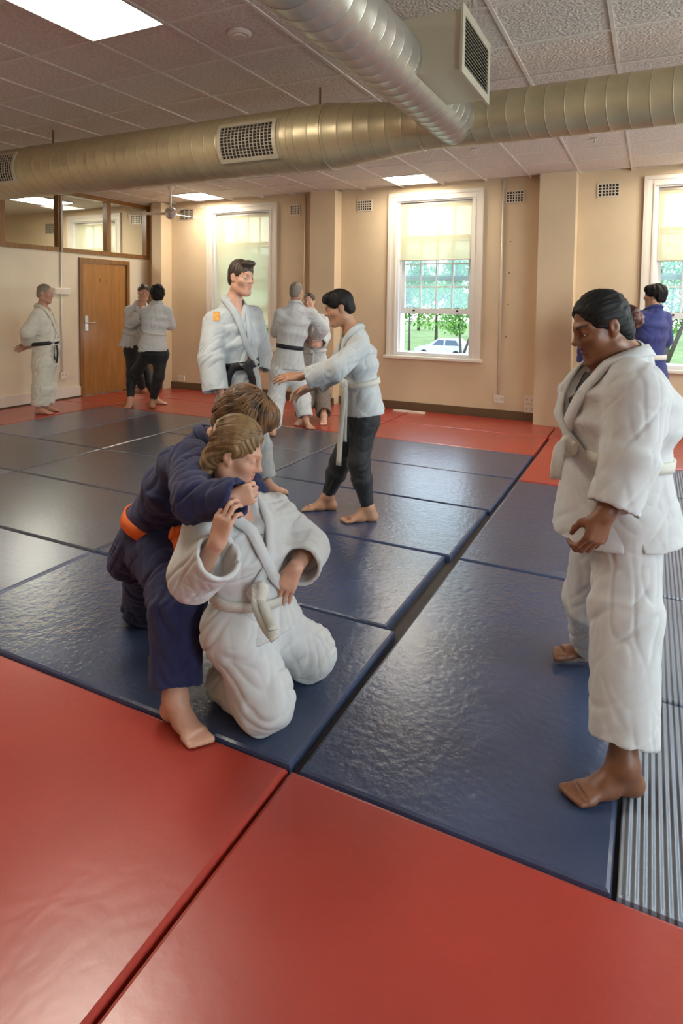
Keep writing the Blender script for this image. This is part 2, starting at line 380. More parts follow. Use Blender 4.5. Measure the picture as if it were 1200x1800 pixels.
# ---- ceiling: slab, tiles, grid
ce = MB().box((XN,YF,ZC+.03),(XR,YB+.3,ZC+.2)).build('ceiling','tile'); tag(ce, kind='structure')
GX = [-.25-.575*k for k in range(-6,14)]; GX = sorted(x for x in GX if XL < x < XR); GY = [4.0+.575*k for k in range(-6,8)]
LIGHTS = [(-3.125,1.70,2),(-3.125,7.45,1),(-6.575,7.45,1),(.325,7.45,1),(1.475,4.575,2),(-6.575,-.6,2)]
lit = [(x,y,x+.575,y+.575*n) for x,y,n in LIGHTS if n]
def is_lit(cx, cy): return any(a<cx<c and b<cy<d for a,b,c,d in lit)
tm = MB().add(*(lambda q:(q.V,q.F))(MB().bev((-.281,-.281,-.012),(.281,.281,.0),.006)))
tv = np.array(tm.V); tv[:,2] *= -1; tv[:,2] -= .0
tme = bpy.data.meshes.new('ceiling_tile'); tme.from_pydata(tv.tolist(), [], [tuple(reversed(q)) for q in tm.F]); tme.materials.append(MT['tile'])
xs = [XL-.287]+GX+[XR]; 
for x in [g+.2875 for g in GX]+[GX[0]-.2875]:
    for y in [g+.2875 for g in GY]+[GY[0]-.2875]:
        if y > YB or x > XR or is_lit(x,y) or x < XL+.2 or y > YB-.1: continue
        o = link('ceiling_tile', tme, ce, (x,y,ZC+.003+random.uniform(-.001,.001)))
gb = MB()
for x in GX: gb.box((x-.011,YF,ZC-.003),(x+.011,YB,ZC+.03))
for y in GY+[g for g in np.arange(GY[0]-.575,YF,-.575)]: gb.box((XL,y-.011,ZC-.002),(XR,y+.011,ZC+.03))
tag(gb.build('ceiling_grid','tbar',ce), kind='stuff')
# next-room ceiling stays the slab; ceiling for tiles not built behind the camera
LL = ['large bright ceiling light panel at the top left of the photo','ceiling light panel above the middle window','ceiling light panel above the left window by the fan','ceiling light panel above the right window, hidden by the duct','ceiling light panel beyond the right edge of the frame','ceiling light panel far left behind the camera']
for i, (a,b,c,d) in enumerate(lit):
    t = empty('ceiling_light', ((a+c)/2,(b+d)/2,ZC), LL[i], 'ceiling light', 'fluorescent ceiling panels')
    q = MB(); e = .012
    for (p0,p1) in (((a,b),(a+e,d)),((c-e,b),(c,d)),((a+e,b),(c-e,b+e)),((a+e,d-e),(c-e,d))): q.box((*p0,ZC-.008),(*p1,ZC+.02))
    q.build('light_frame','steel',t); MB().box((a+e,b+e,ZC-.002),(c-e,d-e,ZC+.002)).build('diffuser','tube',t)
# lamp of the next room
t = empty('ceiling_light', (-9.0,6.9,ZC), 'ceiling light panel in the next room seen through the glazed screen', 'ceiling light', 'fluorescent ceiling panels')
MB().box((-9.35,6.3,ZC+.0),(-8.75,7.5,ZC+.03)).build('diffuser','tube',t)
MB().box((-9.37,6.28,ZC+.005),(-8.73,7.52,ZC+.035)).build('light_frame','steel',t)

# ---- ducts
def duct_mesh(axis, a, b, c0, c1, prof, n=40, pitch=.115):
    """sheared grid so that the seams wind as a helix. prof(s) gives the radius."""
    L = b-a; turns = int(abs(L)/pitch); V = []; F = []; M = []
    rows = []
    for k in range(turns+1):
        for ds, dr in ((0,0),(.002,.0003),(.0035,.0014),(.0065,.0014),(.008,.0003),(.010,0),(pitch*.5,0)): rows.append((k*pitch+ds, dr))
    for s, dr in rows:
        for j in range(n):
            th = 2*math.pi*j/n; ss = min(max(a+s+pitch*.25*math.cos(th), a), b); r = prof(ss)+dr
            x = r*math.cos(th); z = r*math.sin(th)
            V.append((ss, c0+x, c1+z) if axis == 'x' else (c0+x, ss, c1+z))
    for i in range(len(rows)-1):
        for j in range(n):
            q = (i*n+j, i*n+(j+1)%n, (i+1)*n+(j+1)%n, (i+1)*n+j); F.append(q if axis=='y' else q[::-1]); M.append(1 if i%7 == 2 else 0)
    F.append(tuple(range(n))); M.append(0); F.append(tuple(range((len(rows)-1)*n, len(rows)*n))); M.append(0)
    return V, F, M
DY, DZ = 4.17, 2.71; RB, RS = .235, .163
def prof(x):
    if x < -2.15: return RB
    if x > -1.45: return RS
    t = (x+2.15)/.70; return RB+(RS-RB)*t
main = empty('air_duct', (-2.5,DY,DZ), 'large tan round air duct below the ceiling with its silvery branch and box diffuser', 'duct')
V,F,Mi = duct_mesh('x', XL+.02, XR-.02, DY, DZ, prof); o = mesh('duct_pipe',V,F,['duct','seam'],main,True); o.data.polygons.foreach_set('material_index',Mi)
for x in (-2.15,-1.45,-2.42,-5.30):
    q = MB(); r0 = prof(x)+.004; q.tube([(x-.012,DY,DZ),(x+.012,DY,DZ)],r0,40); q.build('joint_band','duct',main)
for x, y in ((-2.25,4.19),(-5.11,4.15),(1.2,4.17)):
    MB().tube([(x,DY,DZ+prof(x)-.02),(x,DY,ZC)],.008,6).build('hanger_rod','skirt',main)
def duct_grille(x0, x1, z0, z1):
    g = empty('grille_pivot', (0,0,0)); bpy.data.objects.remove(g)
    def pt(x, ang, r): return (x, DY-r*math.cos(ang), DZ+r*math.sin(ang))
    a0 = math.asin((z0-DZ)/RB); a1 = math.asin((z1-DZ)/RB); n = 8
    fr = MB()
    def patch(mb, xa, xb, aa, ab, r0, r1, n=6):
        V = []; F = []
        for k in range(n+1):
            a = aa+(ab-aa)*k/n
            V += [pt(xa,a,r0),pt(xb,a,r0),pt(xb,a,r1),pt(xa,a,r1)]
        for k in range(n):
            i = 4*k
            for j in range(4): F.append((i+j,i+(j+1)%4,i+4+(j+1)%4,i+4+j))
        F += [(3,2,1,0),(4*n,4*n+1,4*n+2,4*n+3)]; mb.add(V,F)
    e = .03; da = e/RB
    patch(fr,x0-e,x0,a0-da,a1+da,RB-.005,RB+.016); patch(fr,x1,x1+e,a0-da,a1+da,RB-.005,RB+.016)
    patch(fr,x0,x1,a0-da,a0,RB-.005,RB+.016,2); patch(fr,x0,x1,a1,a1+da,RB-.005,RB+.016,2)
    gr = fr.build('grille','fin',main)
    bk = MB(); patch(bk,x0,x1,a0,a1,RB-.004,RB+.005); bk.build('grille_shade_back','dark',gr)  # near-black patch on the pipe, painted shade of the opening
    fi = MB()
    nx = 14
    for k in range(1,nx): x = x0+(x1-x0)*k/nx; patch(fi,x-.0025,x+.0025,a0,a1,RB+.004,RB+.013)
    for k in range(1,10): a = a0+(a1-a0)*k/10; patch(fi,x0,x1,a-.008,a+.008,RB+.004,RB+.010,1)
    tag(fi.build('grille_bars','fin',gr), kind='stuff')
duct_grille(-2.98,-2.52,2.58,2.80); duct_grille(-5.85,-5.38,2.60,2.83)
br = main
V,F,Mi = duct_mesh('y', .2, DY-.02, -1.21, DZ, lambda s: .160, 40, .105); o = mesh('branch_pipe',V,F,['ductband','seam'],br,True); o.data.polygons.foreach_set('material_index',Mi)
bx = MB(); X0,X1,Y0,Y1,Z0,Z1 = -1.18,-.855,3.0,3.515,2.62,2.90
bx.box((X0,Y0,Z0),(X1,Y1,Z1)); bo = bx.build('diffuser_box','box',br)
q = MB(); e = .022
frame_y(q,Y0-e,Y1+e,Z0-e,Z1+e,X1,X1+.012,2*e,2*e,2*e)
gf = q.build('grille','fin',br)
MB().box((X1,Y0+e,Z0+e),(X1+.003,Y1-e,Z1-e)).build('grille_shade_back','dark',gf)  # near-black sheet, shade inside the box put into its colour
for k in range(13):
    z = Z0+e+.008+(Z1-Z0-2*e-.016)*k/12
    MB().add([(X1+.002,Y0+e,z+.006),(X1+.002,Y1-e,z+.006),(X1+.014,Y1-e,z-.004),(X1+.014,Y0+e,z-.004),(X1+.002,Y0+e,z+.008),(X1+.002,Y1-e,z+.008),(X1+.014,Y1-e,z-.002),(X1+.014,Y0+e,z-.002)],
        [(0,1,2,3),(7,6,5,4),(0,3,7,4),(1,5,6,2),(3,2,6,7),(0,4,5,1)]).build('slat','fin',gf)

# ---- ceiling bits
def disc(name, p, r, h, m, label, cat, extra=True):
    t = empty(name, p, label, cat)
    q = MB(); q.tube([(p[0],p[1],ZC+.001),(p[0],p[1],ZC-h*.5),(p[0],p[1],ZC-h)],[r,r,r*.82],24); q.build('housing',m,t,False)
    if extra: MB().tube([(p[0],p[1],ZC-h+.001),(p[0],p[1],ZC-h-.006)],[r*.55,r*.5],20).build('cover','dark' if m=='steel' else 'tbar',t)
    return t
disc('smoke_detector', (-2.235,3.13,ZC), .070, .022, 'tbar', 'round ceiling-coloured smoke detector on the ceiling left of the branch duct', 'smoke detector')
def sprinkler(u, v, lab):
    p = Jz(u, v, ZC); t = empty('sprinkler', p, lab, 'sprinkler')
    MB().tube([(p[0],p[1],ZC),(p[0],p[1],ZC-.008)],.035,14).build('rose','steel',t)
    MB().tube([(p[0],p[1],ZC-.008),(p[0],p[1],ZC-.04)],[.010,.008],8).build('stem','steel',t)
    MB().tube([(p[0],p[1],ZC-.04),(p[0],p[1],ZC-.044)],.022,10).build('deflector','steel',t)
sprinkler(834,262,'small ceiling sprinkler just below the duct junction'); sprinkler(1045,244,'small ceiling sprinkler under the right part of the main duct')
# fan
fp = np.array([-6.10,6.91,ZC]); fz = 2.70
fan = empty('ceiling_fan', fp, 'white three-bladed ceiling fan on a long rod near the glazed screen', 'fan')
MB().tube([(fp[0],fp[1],ZC),(fp[0],fp[1],ZC-.05)],[.05,.03],14).build('canopy','fanw',fan)
MB().tube([(fp[0],fp[1],ZC-.04),(fp[0],fp[1],fz+.08)],.012,8).build('rod','fanw',fan)
MB().tube([(fp[0],fp[1],fz+.09),(fp[0],fp[1],fz+.06),(fp[0],fp[1],fz+.01),(fp[0],fp[1],fz-.05),(fp[0],fp[1],fz-.08)],[.03,.075,.085,.06,.015],18).build('motor','steel',fan)
for k in range(3):
    a = math.radians(205+120*k); d = np.array([math.cos(a),math.sin(a),0]); s = np.array([-d[1],d[0],0]); c = np.array([fp[0],fp[1],fz])
    V = []
    for r, wd in ((.08,.025),(.16,.05),(.55,.065),(.60,.05)):
        for sg in (-1,1):
            for dz in (0,.006): V.append(c+d*r+s*sg*wd+UP*(dz+sg*.012))
    F = [(0,1,3,2),(12,14,15,13)]
    for i in range(3):
        b4 = 4*i; F += [(b4,b4+4,b4+5,b4+1),(b4+2,b4+3,b4+7,b4+6),(b4,b4+2,b4+6,b4+4),(b4+1,b4+5,b4+7,b4+3)]
    mesh('blade',V,F,'fanw',fan)
# ---- wall vents, outlets, conduits
def vent(xc, zc, wx, wz, lab, y=YB, m='plastic', nx=6, nz=4):
    t = empty('wall_vent', (xc,y,zc), lab, 'vent')
    q = MB(); e = .016
    frame_x(q,xc-wx,xc+wx,zc-wz,zc+wz,y-.012,y,e,e,e)
    q.build('vent_frame',m,t); MB().box((xc-wx+e,y-.003,zc-wz+e),(xc+wx-e,y,zc+wz-e)).build('vent_shade_sheet','dark',t)  # near-black sheet on the wall stands for the shaded hollow behind the grid
    g = MB()
    for k in range(1,nx): x = xc-wx+e+(2*wx-2*e)*k/nx; g.box((x-.006,y-.011,zc-wz+e),(x+.006,y-.001,zc+wz-e))
    for k in range(1,nz): z = zc-wz+e+(2*wz-2*e)*k/nz; g.box((xc-wx+e,y-.010,z-.005),(xc+wx-e,y-.001,z+.005))
    g.build('vent_grid',m,t)
vent(-.50,2.87,.125,.085,'square-holed wall vent right of the right pilaster'); vent(-1.60,2.86,.115,.08,'square-holed wall vent between the middle window and the right pilaster')
vent(-3.70,2.865,.115,.08,'square-holed wall vent left of the middle window'); vent(-4.85,2.865,.09,.08,'square-holed wall vent right of the left window')
vent(-6.92,2.90,.15,.085,'dark rectangular wall vent behind the ceiling fan',m='fin',nx=3,nz=7); vent(-6.62,3.02,.06,.03,'tiny wall vent high beside the left window',nx=4,nz=2)
vent(-8.04,2.87,.12,.08,'wall vent of the next room beside its window',m='fin'); vent(-10.2,2.8,.12,.1,'wall vent of the next room left of its window',m='fin')
def outlet(p, n, lab, two=False):
    t = empty('power_outlet', p, lab, 'outlet'); p = np.array(p); n = np.array(n,float); s = np.cross(UP,n)
    def bx(a, b, d0, d1, h0, h1): 
        c = [p+s*a+n*d0+UP*h0, p+s*b+n*d1+UP*h1]; return MB().box(c[0],c[1])
    k = bx(-.06,.06,-.002,.022,-.045,.045).build('back_box','plastic',t)
    bx(-.065,.065,.022,.028,-.05,.05).build('face_plate','white',t)
    for sx in (-.032,.032):
        q = MB(); 
        for dx, dz in ((-.010,.004),(.010,.004),(0,-.014)):
            c0 = p+s*(sx+dx-.0025)+n*.028+UP*(dz-.007); c1 = p+s*(sx+dx+.0025)+n*.0295+UP*(dz+.007); q.box(c0,c1)
        q.build('socket','dark',t)
        c0 = p+s*(sx-.008)+n*.028+UP*.026; c1 = p+s*(sx+.008)+n*.032+UP*.040; MB().box(c0,c1).build('rocker','plastic',t)
NB = (0,-1,0)
outlet((-7.03,YB,.18),NB,'cream power outlet low on the back wall, leftmost of two by the left window'); outlet((-6.60,YB,.17),NB,'cream power outlet low on the wall beneath the left window')
outlet((-1.73,YB,.25),NB,'power outlet at the foot of the conduit right of the middle window'); outlet((-1.345,YB,.275),NB,'upper of two stacked outlets left of the right pilaster'); outlet((-1.345,YB,.155),NB,'lower of two stacked outlets left of the right pilaster')
outlet((-3.70,YB,.34),NB,'power outlet low on the wall behind the stepping teen'); outlet((XL,6.45,.36),(1,0,0),'power outlet at the foot of the conduit on the left wall')
t = empty('junction_box',(XL,6.40,1.60),'white junction box with emergency light on the left wall conduit','junction box')
MB().bev((XL,6.27,1.555),(XL+.06,6.55,1.645),.01).build('box_body','white',t); MB().box((XL+.06,6.29,1.57),(XL+.064,6.40,1.63)).build('box_lens','plastic',t)
def conduit(pts, lab, r=.013):
    pts = np.array(pts,float)
    tag(MB().tube(pts,r,8).build('conduit','white',None,True,base=pts[-1]),lab,'conduit')
conduit([(XL+.013,6.42,2.17),(XL+.013,6.42,.40)],'white conduit running down the left wall past the junction box')
conduit([(XL+.040,6.42,2.17),(XL+.040,6.42,3.0)],'white conduit crossing the glazed screen on the left wall',.012)
conduit([(-1.745,YB-.013,ZC),(-1.745,YB-.013,.30)],'cream conduit running down the wall right of the middle window')
conduit([(-4.67,YB-.013,ZC),(-4.67,YB-.013,.12)],'thin conduit running down the wall left of the middle pilaster')
tag(MB().box((-3.12,7.98,.0),(-2.67,8.03,.022)).build('white_strip','white',None,base=(-2.9,8.0,0)),'white plastic strip lying on the red mat below the middle window','strip')
for k,(u,v) in enumerate(((897,425),(895,480),(893,535),(889,592))):
    p = Jy(u,v,7.98); tag(MB().tube([p+np.array([0,.002,0]),p-np.array([0,.02,0])],.008,6).build('wall_screw','skirt',None,base=p),['topmost','second','third','lowest'][k]+' of four dark screws on the right pilaster','screw','screws on the right pilaster')

# ================================================================== MATS
def mat_obj(x0,x1,y0,y1,m,lab,z=0.,g=.006,grp='judo mats'):
    c = ((x0+x1)/2,(y0+y1)/2,-.042)
    o = MB().bev((x0+g,y0+g,-.042),(x1-g,y1-g,z),.014).build('judo_mat',m,None,base=c)
    return tag(o,lab,'mat',grp)
rows = [1.67,2.62,3.55,4.485,5.40,6.35]
rn = ['frontmost','second','third','fourth','fifth']
for k in range(5):
    x1 = -1.035 if k == 1 else (-1.005 if k == 2 else -.985)
    mat_obj(-2.91,x1,rows[k],rows[k+1],'blue','blue vinyl judo mat of the central column, %s row from the camera' % rn[k])
    mat_obj(-4.85,-2.91,rows[k],rows[k+1],'grey' if k != 0 else 'light','%s vinyl judo mat left of the central column, %s row from the camera' % ('grey-blue' if k else 'pale blue',rn[k]))
for k in range(3):
    mat_obj(-6.77,-4.85,rows[k],rows[k+1],'light' if k == 1 else 'grey','%s vinyl judo mat by the left edge, %s row from the camera' % ('pale blue' if k==1 else 'grey-blue',rn[k]))
mat_obj(-5.80,-4.85,rows[3],rows[5],'grey','dark grey-blue mat laid lengthwise beside the pale mat, left side'); mat_obj(-6.77,-5.80,rows[3],rows[5],'light','pale blue mat laid lengthwise next to the red border on the left')
mat_obj(-.965,-.03,3.55,5.385,'blue','blue vinyl mat laid lengthwise right of the long gap, farther one',-.004); mat_obj(-.965,-.03,1.67,3.55,'blue','blue vinyl mat laid lengthwise right of the long gap, nearer one',-.004)
for k in range(5):
    a = [1.67,2.62,3.58,4.55,5.5,6.45]
    mat_obj(-.03,1.89,a[k],a[k+1],'rib','ribbed mat with painted window sheen at the right edge, %s from the camera' % rn[k],-.004)
mat_obj(-.965,-.03,5.385,7.28,'red','single red mat laid lengthwise behind the far right blue mat',-.002)
rx = [-7.70,-6.77,-4.85,-2.91,-.985]
for k in range(4):
    a,b = rx[k],rx[k+1]
    wr = ['by the door','left of the tall youth','behind the stepping teen','below the middle window'][k]
    mat_obj(a,b,6.35,7.28,'red','red border mat %s, row next to the blue mats' % wr); mat_obj(a,b,7.28,8.19,'red','red border mat %s, row along the back wall' % wr)
mat_obj(-.985,.93,7.28,8.19,'red','red border mat along the back wall behind the standing woman'); mat_obj(.93,2.85,7.28,8.19,'red','red border mat in the far right corner'); mat_obj(-.03,1.89,6.45,7.28,'red','red mat behind the ribbed mats at the right')
for k in range(3): mat_obj(-7.70,-6.77,rows[0]+(k)*1.56,rows[0]+(k+1)*1.56,'red','red mat along the left wall, %s from the camera' % ['nearest','second','farthest'][k])
for k, (a,b) in enumerate(((-6.77,-4.85),(-4.85,-2.91),(-2.91,-.985),(-.985,.93),(.93,2.85))):
    for j in range(2): mat_obj(a,b,rows[0]-.94*(j+1),rows[0]-.94*j,'red','red border mat at the front of the photo, column %s from the left, %s row' % (['one','two','three','four','five'][k],['inner','outer'][j]))

# ================================================================== OUTSIDE
GZ = -2.9
gd = MB().box((-110,YB+.6,GZ-.2),(60,140,GZ)).build('lawn','grass'); tag(gd,kind='structure')
rd = MB().box((-110,38,GZ),(60,47,GZ+.02)).build('road','road'); tag(rd,kind='structure')
pt_ = MB().box((-110,YB+.6,GZ),(60,16,GZ+.02)).build('path','road'); tag(pt_,kind='structure')
def tree(x,y,hh,r,lab,seed,lean=0.,m='leaf',fork=False,crown_low=.35,n=2600):
    rs = np.random.RandomState(seed)
    t = empty('tree',(x,y,GZ),lab,'tree','trees beyond the windows')
    tk = MB(); top = np.array([x+lean*hh,y,GZ+hh*.62])
    tk.tube([(x,y,GZ-.01),(x+lean*.3*hh,y,GZ+hh*.22),top],[r*.060,r*.045,r*.02],9)
    if fork: tk.tube([(x,y,GZ+.05),(x+.10*hh,y+.1,GZ+hh*.30),(x+.16*hh,y+.2,GZ+hh*.62)],[r*.06,r*.045,r*.02],8)
    for k in range(6):
        a = rs.uniform(0,6.28); b = np.array([x+lean*.35*hh,y,GZ+hh*rs.uniform(.28,.5)])
        tk.tube([b,b+np.array([math.cos(a),math.sin(a),.6])*r*.65],[r*.022,r*.008],6)
    tk.build('trunk','bark',t,True)
    cs = []
    for k in range(16):
        d = rs.normal(size=3); d /= np.linalg.norm(d); q = rs.uniform(.3,1)**.5
        cs.append(np.array([x+lean*.5*hh,y,GZ+hh*(crown_low+ (1-crown_low)*.5)])+d*q*np.array([r,r,hh*(1-crown_low)*.5])*.8)
    V = []; F = []; Mx = []
    for i in range(n):
        c = cs[rs.randint(len(cs))]; d = rs.normal(size=3); d /= np.linalg.norm(d); p = c+d*r*.38*rs.uniform(.55,1)**.5
        a = rs.normal(size=3); a /= np.linalg.norm(a); b = np.cross(a,d); b /= np.linalg.norm(b)+1e-6; s = rs.uniform(.08,.17)*max(1,r*.45)
        k = len(V); V += [p-a*s,p+b*s*.5,p+a*s,p-b*s*.5]; F.append((k,k+1,k+2,k+3)); Mx.append(int(rs.rand()<.4))
    o = mesh('foliage',V,F,[m,'leaf2'],t); o.data.polygons.foreach_set('material_index',Mx); tag(o,kind='stuff')
def outp(u,v,dep): return J(u,v,dep)
TREES = [(719,50,10,1.9,'leafy tree with a straight trunk at the left of the middle window',1,0,'leaf',False,.03,2400),
 (811,47,11,1.8,'tree with a forked leaning trunk at the right of the middle window',2,-.06,'leaf',True,.03,2400),
 (766,66,9,3.2,'round tree far off behind the white car',3,0,'leaf2',False,.03,2000),(700,76,10,3.6,'large tree far off left of the middle window',4,0,'leaf',False,.03,2000),
 (842,78,11,3.6,'large tree far off right of the middle window',5,0,'leaf',False,.03,2000),(1172,46,10,2.8,'tree with low branches outside the right window',6,.03,'leaf',True,.03,2400),
 (1128,70,9,3.8,'distant spreading tree outside the right window',7,0,'leaf2',False,.03,2000),(486,40,7.5,2.6,'bright green bushy tree outside the left window',8,0,'leaf2',False,.03,2200),
 (425,52,10,3.0,'taller tree outside the left window behind the blind',9,0,'leaf',False,.03,1800),(1215,74,10,3.4,'distant tree at the far right of the right window',10,0,'leaf',False,.03,1500),(806,118,13,4.6,'tallest distant tree behind the road',11,0,'leaf',False,.03,2200),(735,97,12,4.,'distant dark tree left of the tallest one',12,0,'leaf',False,.03,2000)]
for u_,dp_,hh_,r_t,lab_,sd_,ln_,m_,fk_,cl_,n_ in TREES:
    p = outp(u_,600,dp_); tree(p[0],p[1],hh_,r_t,lab_,sd_,ln_,m_,fk_,cl_,n_)
def car():
    c = outp(778,618,50); c[2] = GZ+.02; t = empty('car',c,'white car parked on the road outside the middle window','car')
    x,y,z = c
    pr = [(-2.1,.35),(-2.1,.75),(-1.75,.88),(-.95,.98),(-.25,1.50),(1.35,1.52),(1.95,1.0),(2.1,.85),(2.1,.35)]
    V = []; n = len(pr)
    for yy, k in ((-.85,1),(.85,1)): V += [(x+a,y+yy*(.86 if b>1.2 else 1),z+b) for a,b in pr]
    F = [tuple(range(n-1,-1,-1)),tuple(range(n,2*n))]+[(i,(i+1)%n,n+(i+1)%n,n+i) for i in range(n)]
    mesh('car_body',V,F,'carw',t)
    for a0,a1,b0,b1 in ((-.62,.30,-.18,.30),(.42,1.55,.42,1.25)):
        q = MB(); yy = y-.86
        q.add([(x+a0,yy,z+1.02),(x+a1,yy,z+1.02),(x+b1,yy+.10,z+1.42),(x+b0,yy+.10,z+1.42),(x+a0,yy+.2,z+1.02),(x+a1,yy+.2,z+1.02),(x+b1,yy+.2,z+1.42),(x+b0,yy+.2,z+1.42)],[(0,1,2,3),(7,6,5,4),(0,4,5,1),(1,5,6,2),(2,6,7,3),(3,7,4,0)]).build('car_window','cglass',t)
    for a in (-1.3,1.3):
        for yy in (-.80,.80): MB().tube([(x+a,y+yy-.1,z+.31),(x+a,y+yy+.1,z+.31)],.31,16).build('wheel','tyre',t)
car()
bd = empty('brick_building',(-55,70,GZ),'red brick building across the road, seen through the left blind','building')
MB().box((-64,66,GZ),(-46,76,7)).build('wall','brick',bd)
for x in (-62,-58.5,-55,-51.5,-48):
    for z in (-1.2,2.6): MB().box((x-.7,65.9,z),(x+.7,66.1,z+1.9)).build('window','cglass',bd)
MB().box((-64.4,65.6,7),(-45.6,76.4,7.5)).build('roof','skirt',bd)

# ================================================================== PEOPLE: signed-distance modelling
_rs = np.random.RandomState(7); _perm = _rs.permutation(256); _perm = np.concatenate([_perm,_perm,_perm])
_grad = _rs.normal(size=(256,3)).astype(np.float32); _grad /= np.linalg.norm(_grad,axis=1,keepdims=True)
def perlin(P):
    P = np.asarray(P,np.float32); i = np.floor(P).astype(np.int64); f = P-i; i &= 255; u = f*f*f*(f*(f*6-15)+10)
    out = 0
    for dx in (0,1):
        wx = u[:,0] if dx else 1-u[:,0]
        for dy in (0,1):
            wy = u[:,1] if dy else 1-u[:,1]
            for dz in (0,1):
                wz = u[:,2] if dz else 1-u[:,2]
                h = _perm[_perm[_perm[(i[:,0]+dx)&255]+((i[:,1]+dy)&255)]+((i[:,2]+dz)&255)]
                g = _grad[h]; d = g[:,0]*(f[:,0]-dx)+g[:,1]*(f[:,1]-dy)+g[:,2]*(f[:,2]-dz)
                out = out+wx*wy*wz*d
    return out*1.5
class S:
    """ordered list of smooth unions / subtractions of primitive distance functions"""
    def __init__(s): s.ops = []
    def copy(s): c = S(); c.ops = list(s.ops); return c
    def _a(s,fn,k,sub,bb): s.ops.append((fn,k,sub,bb)); return s
    def cap(s,a,b,ra,rb=None,k=.02,sub=False):
        a = np.array(a,np.float32); b = np.array(b,np.float32); rb = ra if rb is None else rb
        ba = b-a; L2 = float(ba@ba)+1e-9; dr = rb-ra
        def fn(P):
            pa = P-a; t = np.clip((pa@ba)/L2,0,1); q = pa-t[:,None]*ba
            return np.sqrt(np.einsum('ij,ij->i',q,q))-(ra+dr*t)
        R = max(ra,rb); return s._a(fn,k,sub,(np.minimum(a,b)-R,np.maximum(a,b)+R))
    def sph(s,c,r,k=.02,sub=False): return s.cap(c,np.array(c)+[0,0,1e-4],r,r,k,sub)
    def chain(s,pts,rs,k=.02):
        for i in range(len(pts)-1): s.cap(pts[i],pts[i+1],rs[i],rs[i+1],k)
        return s
    def ecap(s,a,b,A,B,front,k=.03,sub=False):
        """elliptical tapered column from a to b, half sizes (side, front), flat ends"""
        a = np.array(a,np.float64); b = np.array(b,np.float64); L = np.linalg.norm(b-a); w_ = (b-a)/L
        f_ = np.array(front,float); f_ = nrm(f_-w_*(f_@w_)); s_ = np.cross(w_,f_)
        R = np.stack([s_,f_,w_],1).astype(np.float32); a32 = a.astype(np.float32); L = np.float32(L)
        def fn(P):
            q = (P-a32)@R; t = np.clip(q[:,2]/L,0,1); aa = A[0]+(B[0]-A[0])*t; bb = A[1]+(B[1]-A[1])*t
            x = q[:,0]/aa; y = q[:,1]/bb; k0 = np.sqrt(x*x+y*y); k1 = np.sqrt((x/aa)**2+(y/bb)**2)
            d2 = np.where(k1>1e-4,k0*(k0-1)/np.maximum(k1,1e-4),-np.minimum(aa,bb))
            az = np.maximum(-q[:,2],q[:,2]-L)
            return np.minimum(np.maximum(d2,az),0)+np.sqrt(np.maximum(d2,0)**2+np.maximum(az,0)**2)
        m = max(A[0],A[1],B[0],B[1]); return s._a(fn,k,sub,(np.minimum(a,b)-m,np.maximum(a,b)+m))
    def ell(s,c,r,R=None,k=.02,sub=False):
        c = np.array(c,np.float32); r = np.array(r,np.float32); R = (np.eye(3) if R is None else np.array(R)).astype(np.float32)
        def fn(P):
            q = (P-c)@R; k0 = np.sqrt((((q/r))**2).sum(1)); k1 = np.sqrt((((q/(r*r)))**2).sum(1))
            return np.where(k1>1e-4,k0*(k0-1)/np.maximum(k1,1e-4),-r.min())
        m = float(r.max()); return s._a(fn,k,sub,(c-m,c+m))
    def plane(s,p,n,k=.005):
        """cut away everything on the side the normal points to"""
        p = np.array(p,np.float32); n = nrm(n).astype(np.float32)
        return s._a(lambda P: -((P-p)@n),k,True,None)
    def __call__(s,P,act=None):
        P = np.asarray(P,np.float32); out = np.full(len(P),1e3,np.float32)
        for i in (range(len(s.ops)) if act is None else act):
            fn,k,sub,_ = s.ops[i]; d = fn(P)
            if sub: h = np.maximum(k-np.abs(out+d),0)/k; out = np.maximum(out,-d)+h*h*k*.25
            else: h = np.maximum(k-np.abs(out-d),0)/k; out = np.minimum(out,d)-h*h*k*.25
        return out
    def grad(s,P,e=.003):
        P = np.asarray(P,np.float32); g = np.zeros_like(P)
        for a in range(3):
            d = np.zeros(3,np.float32); d[a] = e; g[:,a] = s(P+d)-s(P-d)
        return g/np.maximum(np.linalg.norm(g,axis=1,keepdims=True),1e-9)
    def project(s,P,off=0.,it=8):
        P = np.array(P,np.float32)
        for _ in range(it): P = P-s.grad(P)*np.clip(s(P)-off,-.03,.03)[:,None]
        return P
    def mesh(s,vox):
        lo = np.min([o[3][0] for o in s.ops if not o[2]],0)-2.5*vox; hi = np.max([o[3][1] for o in s.ops if not o[2]],0)+2.5*vox
        Bk = 12; nb = np.ceil((hi-lo)/(vox*Bk)).astype(int); n = nb*Bk
        D = np.ones(n,np.float32)
        ctr = np.stack(np.meshgrid(*[lo[a]+(np.arange(nb[a])*Bk+Bk/2-.5)*vox for a in range(3)],indexing='ij'),-1).reshape(-1,3).astype(np.float32)
        hd = vox*Bk*.5*1.7321*1.12
        dv = np.stack([o[0](ctr) for o in s.ops],1); un = [i for i,o in enumerate(s.ops) if not o[2]]
        tot = s(ctr); kmax = max(o[1] for o in s.ops)
        off = np.stack(np.meshgrid(*[np.arange(Bk)]*3,indexing='ij'),-1).reshape(-1,3).astype(np.float32)*vox
        idx = np.stack(np.meshgrid(*[np.arange(x) for x in nb],indexing='ij'),-1).reshape(-1,3)
        mn = dv[:,un].min(1)
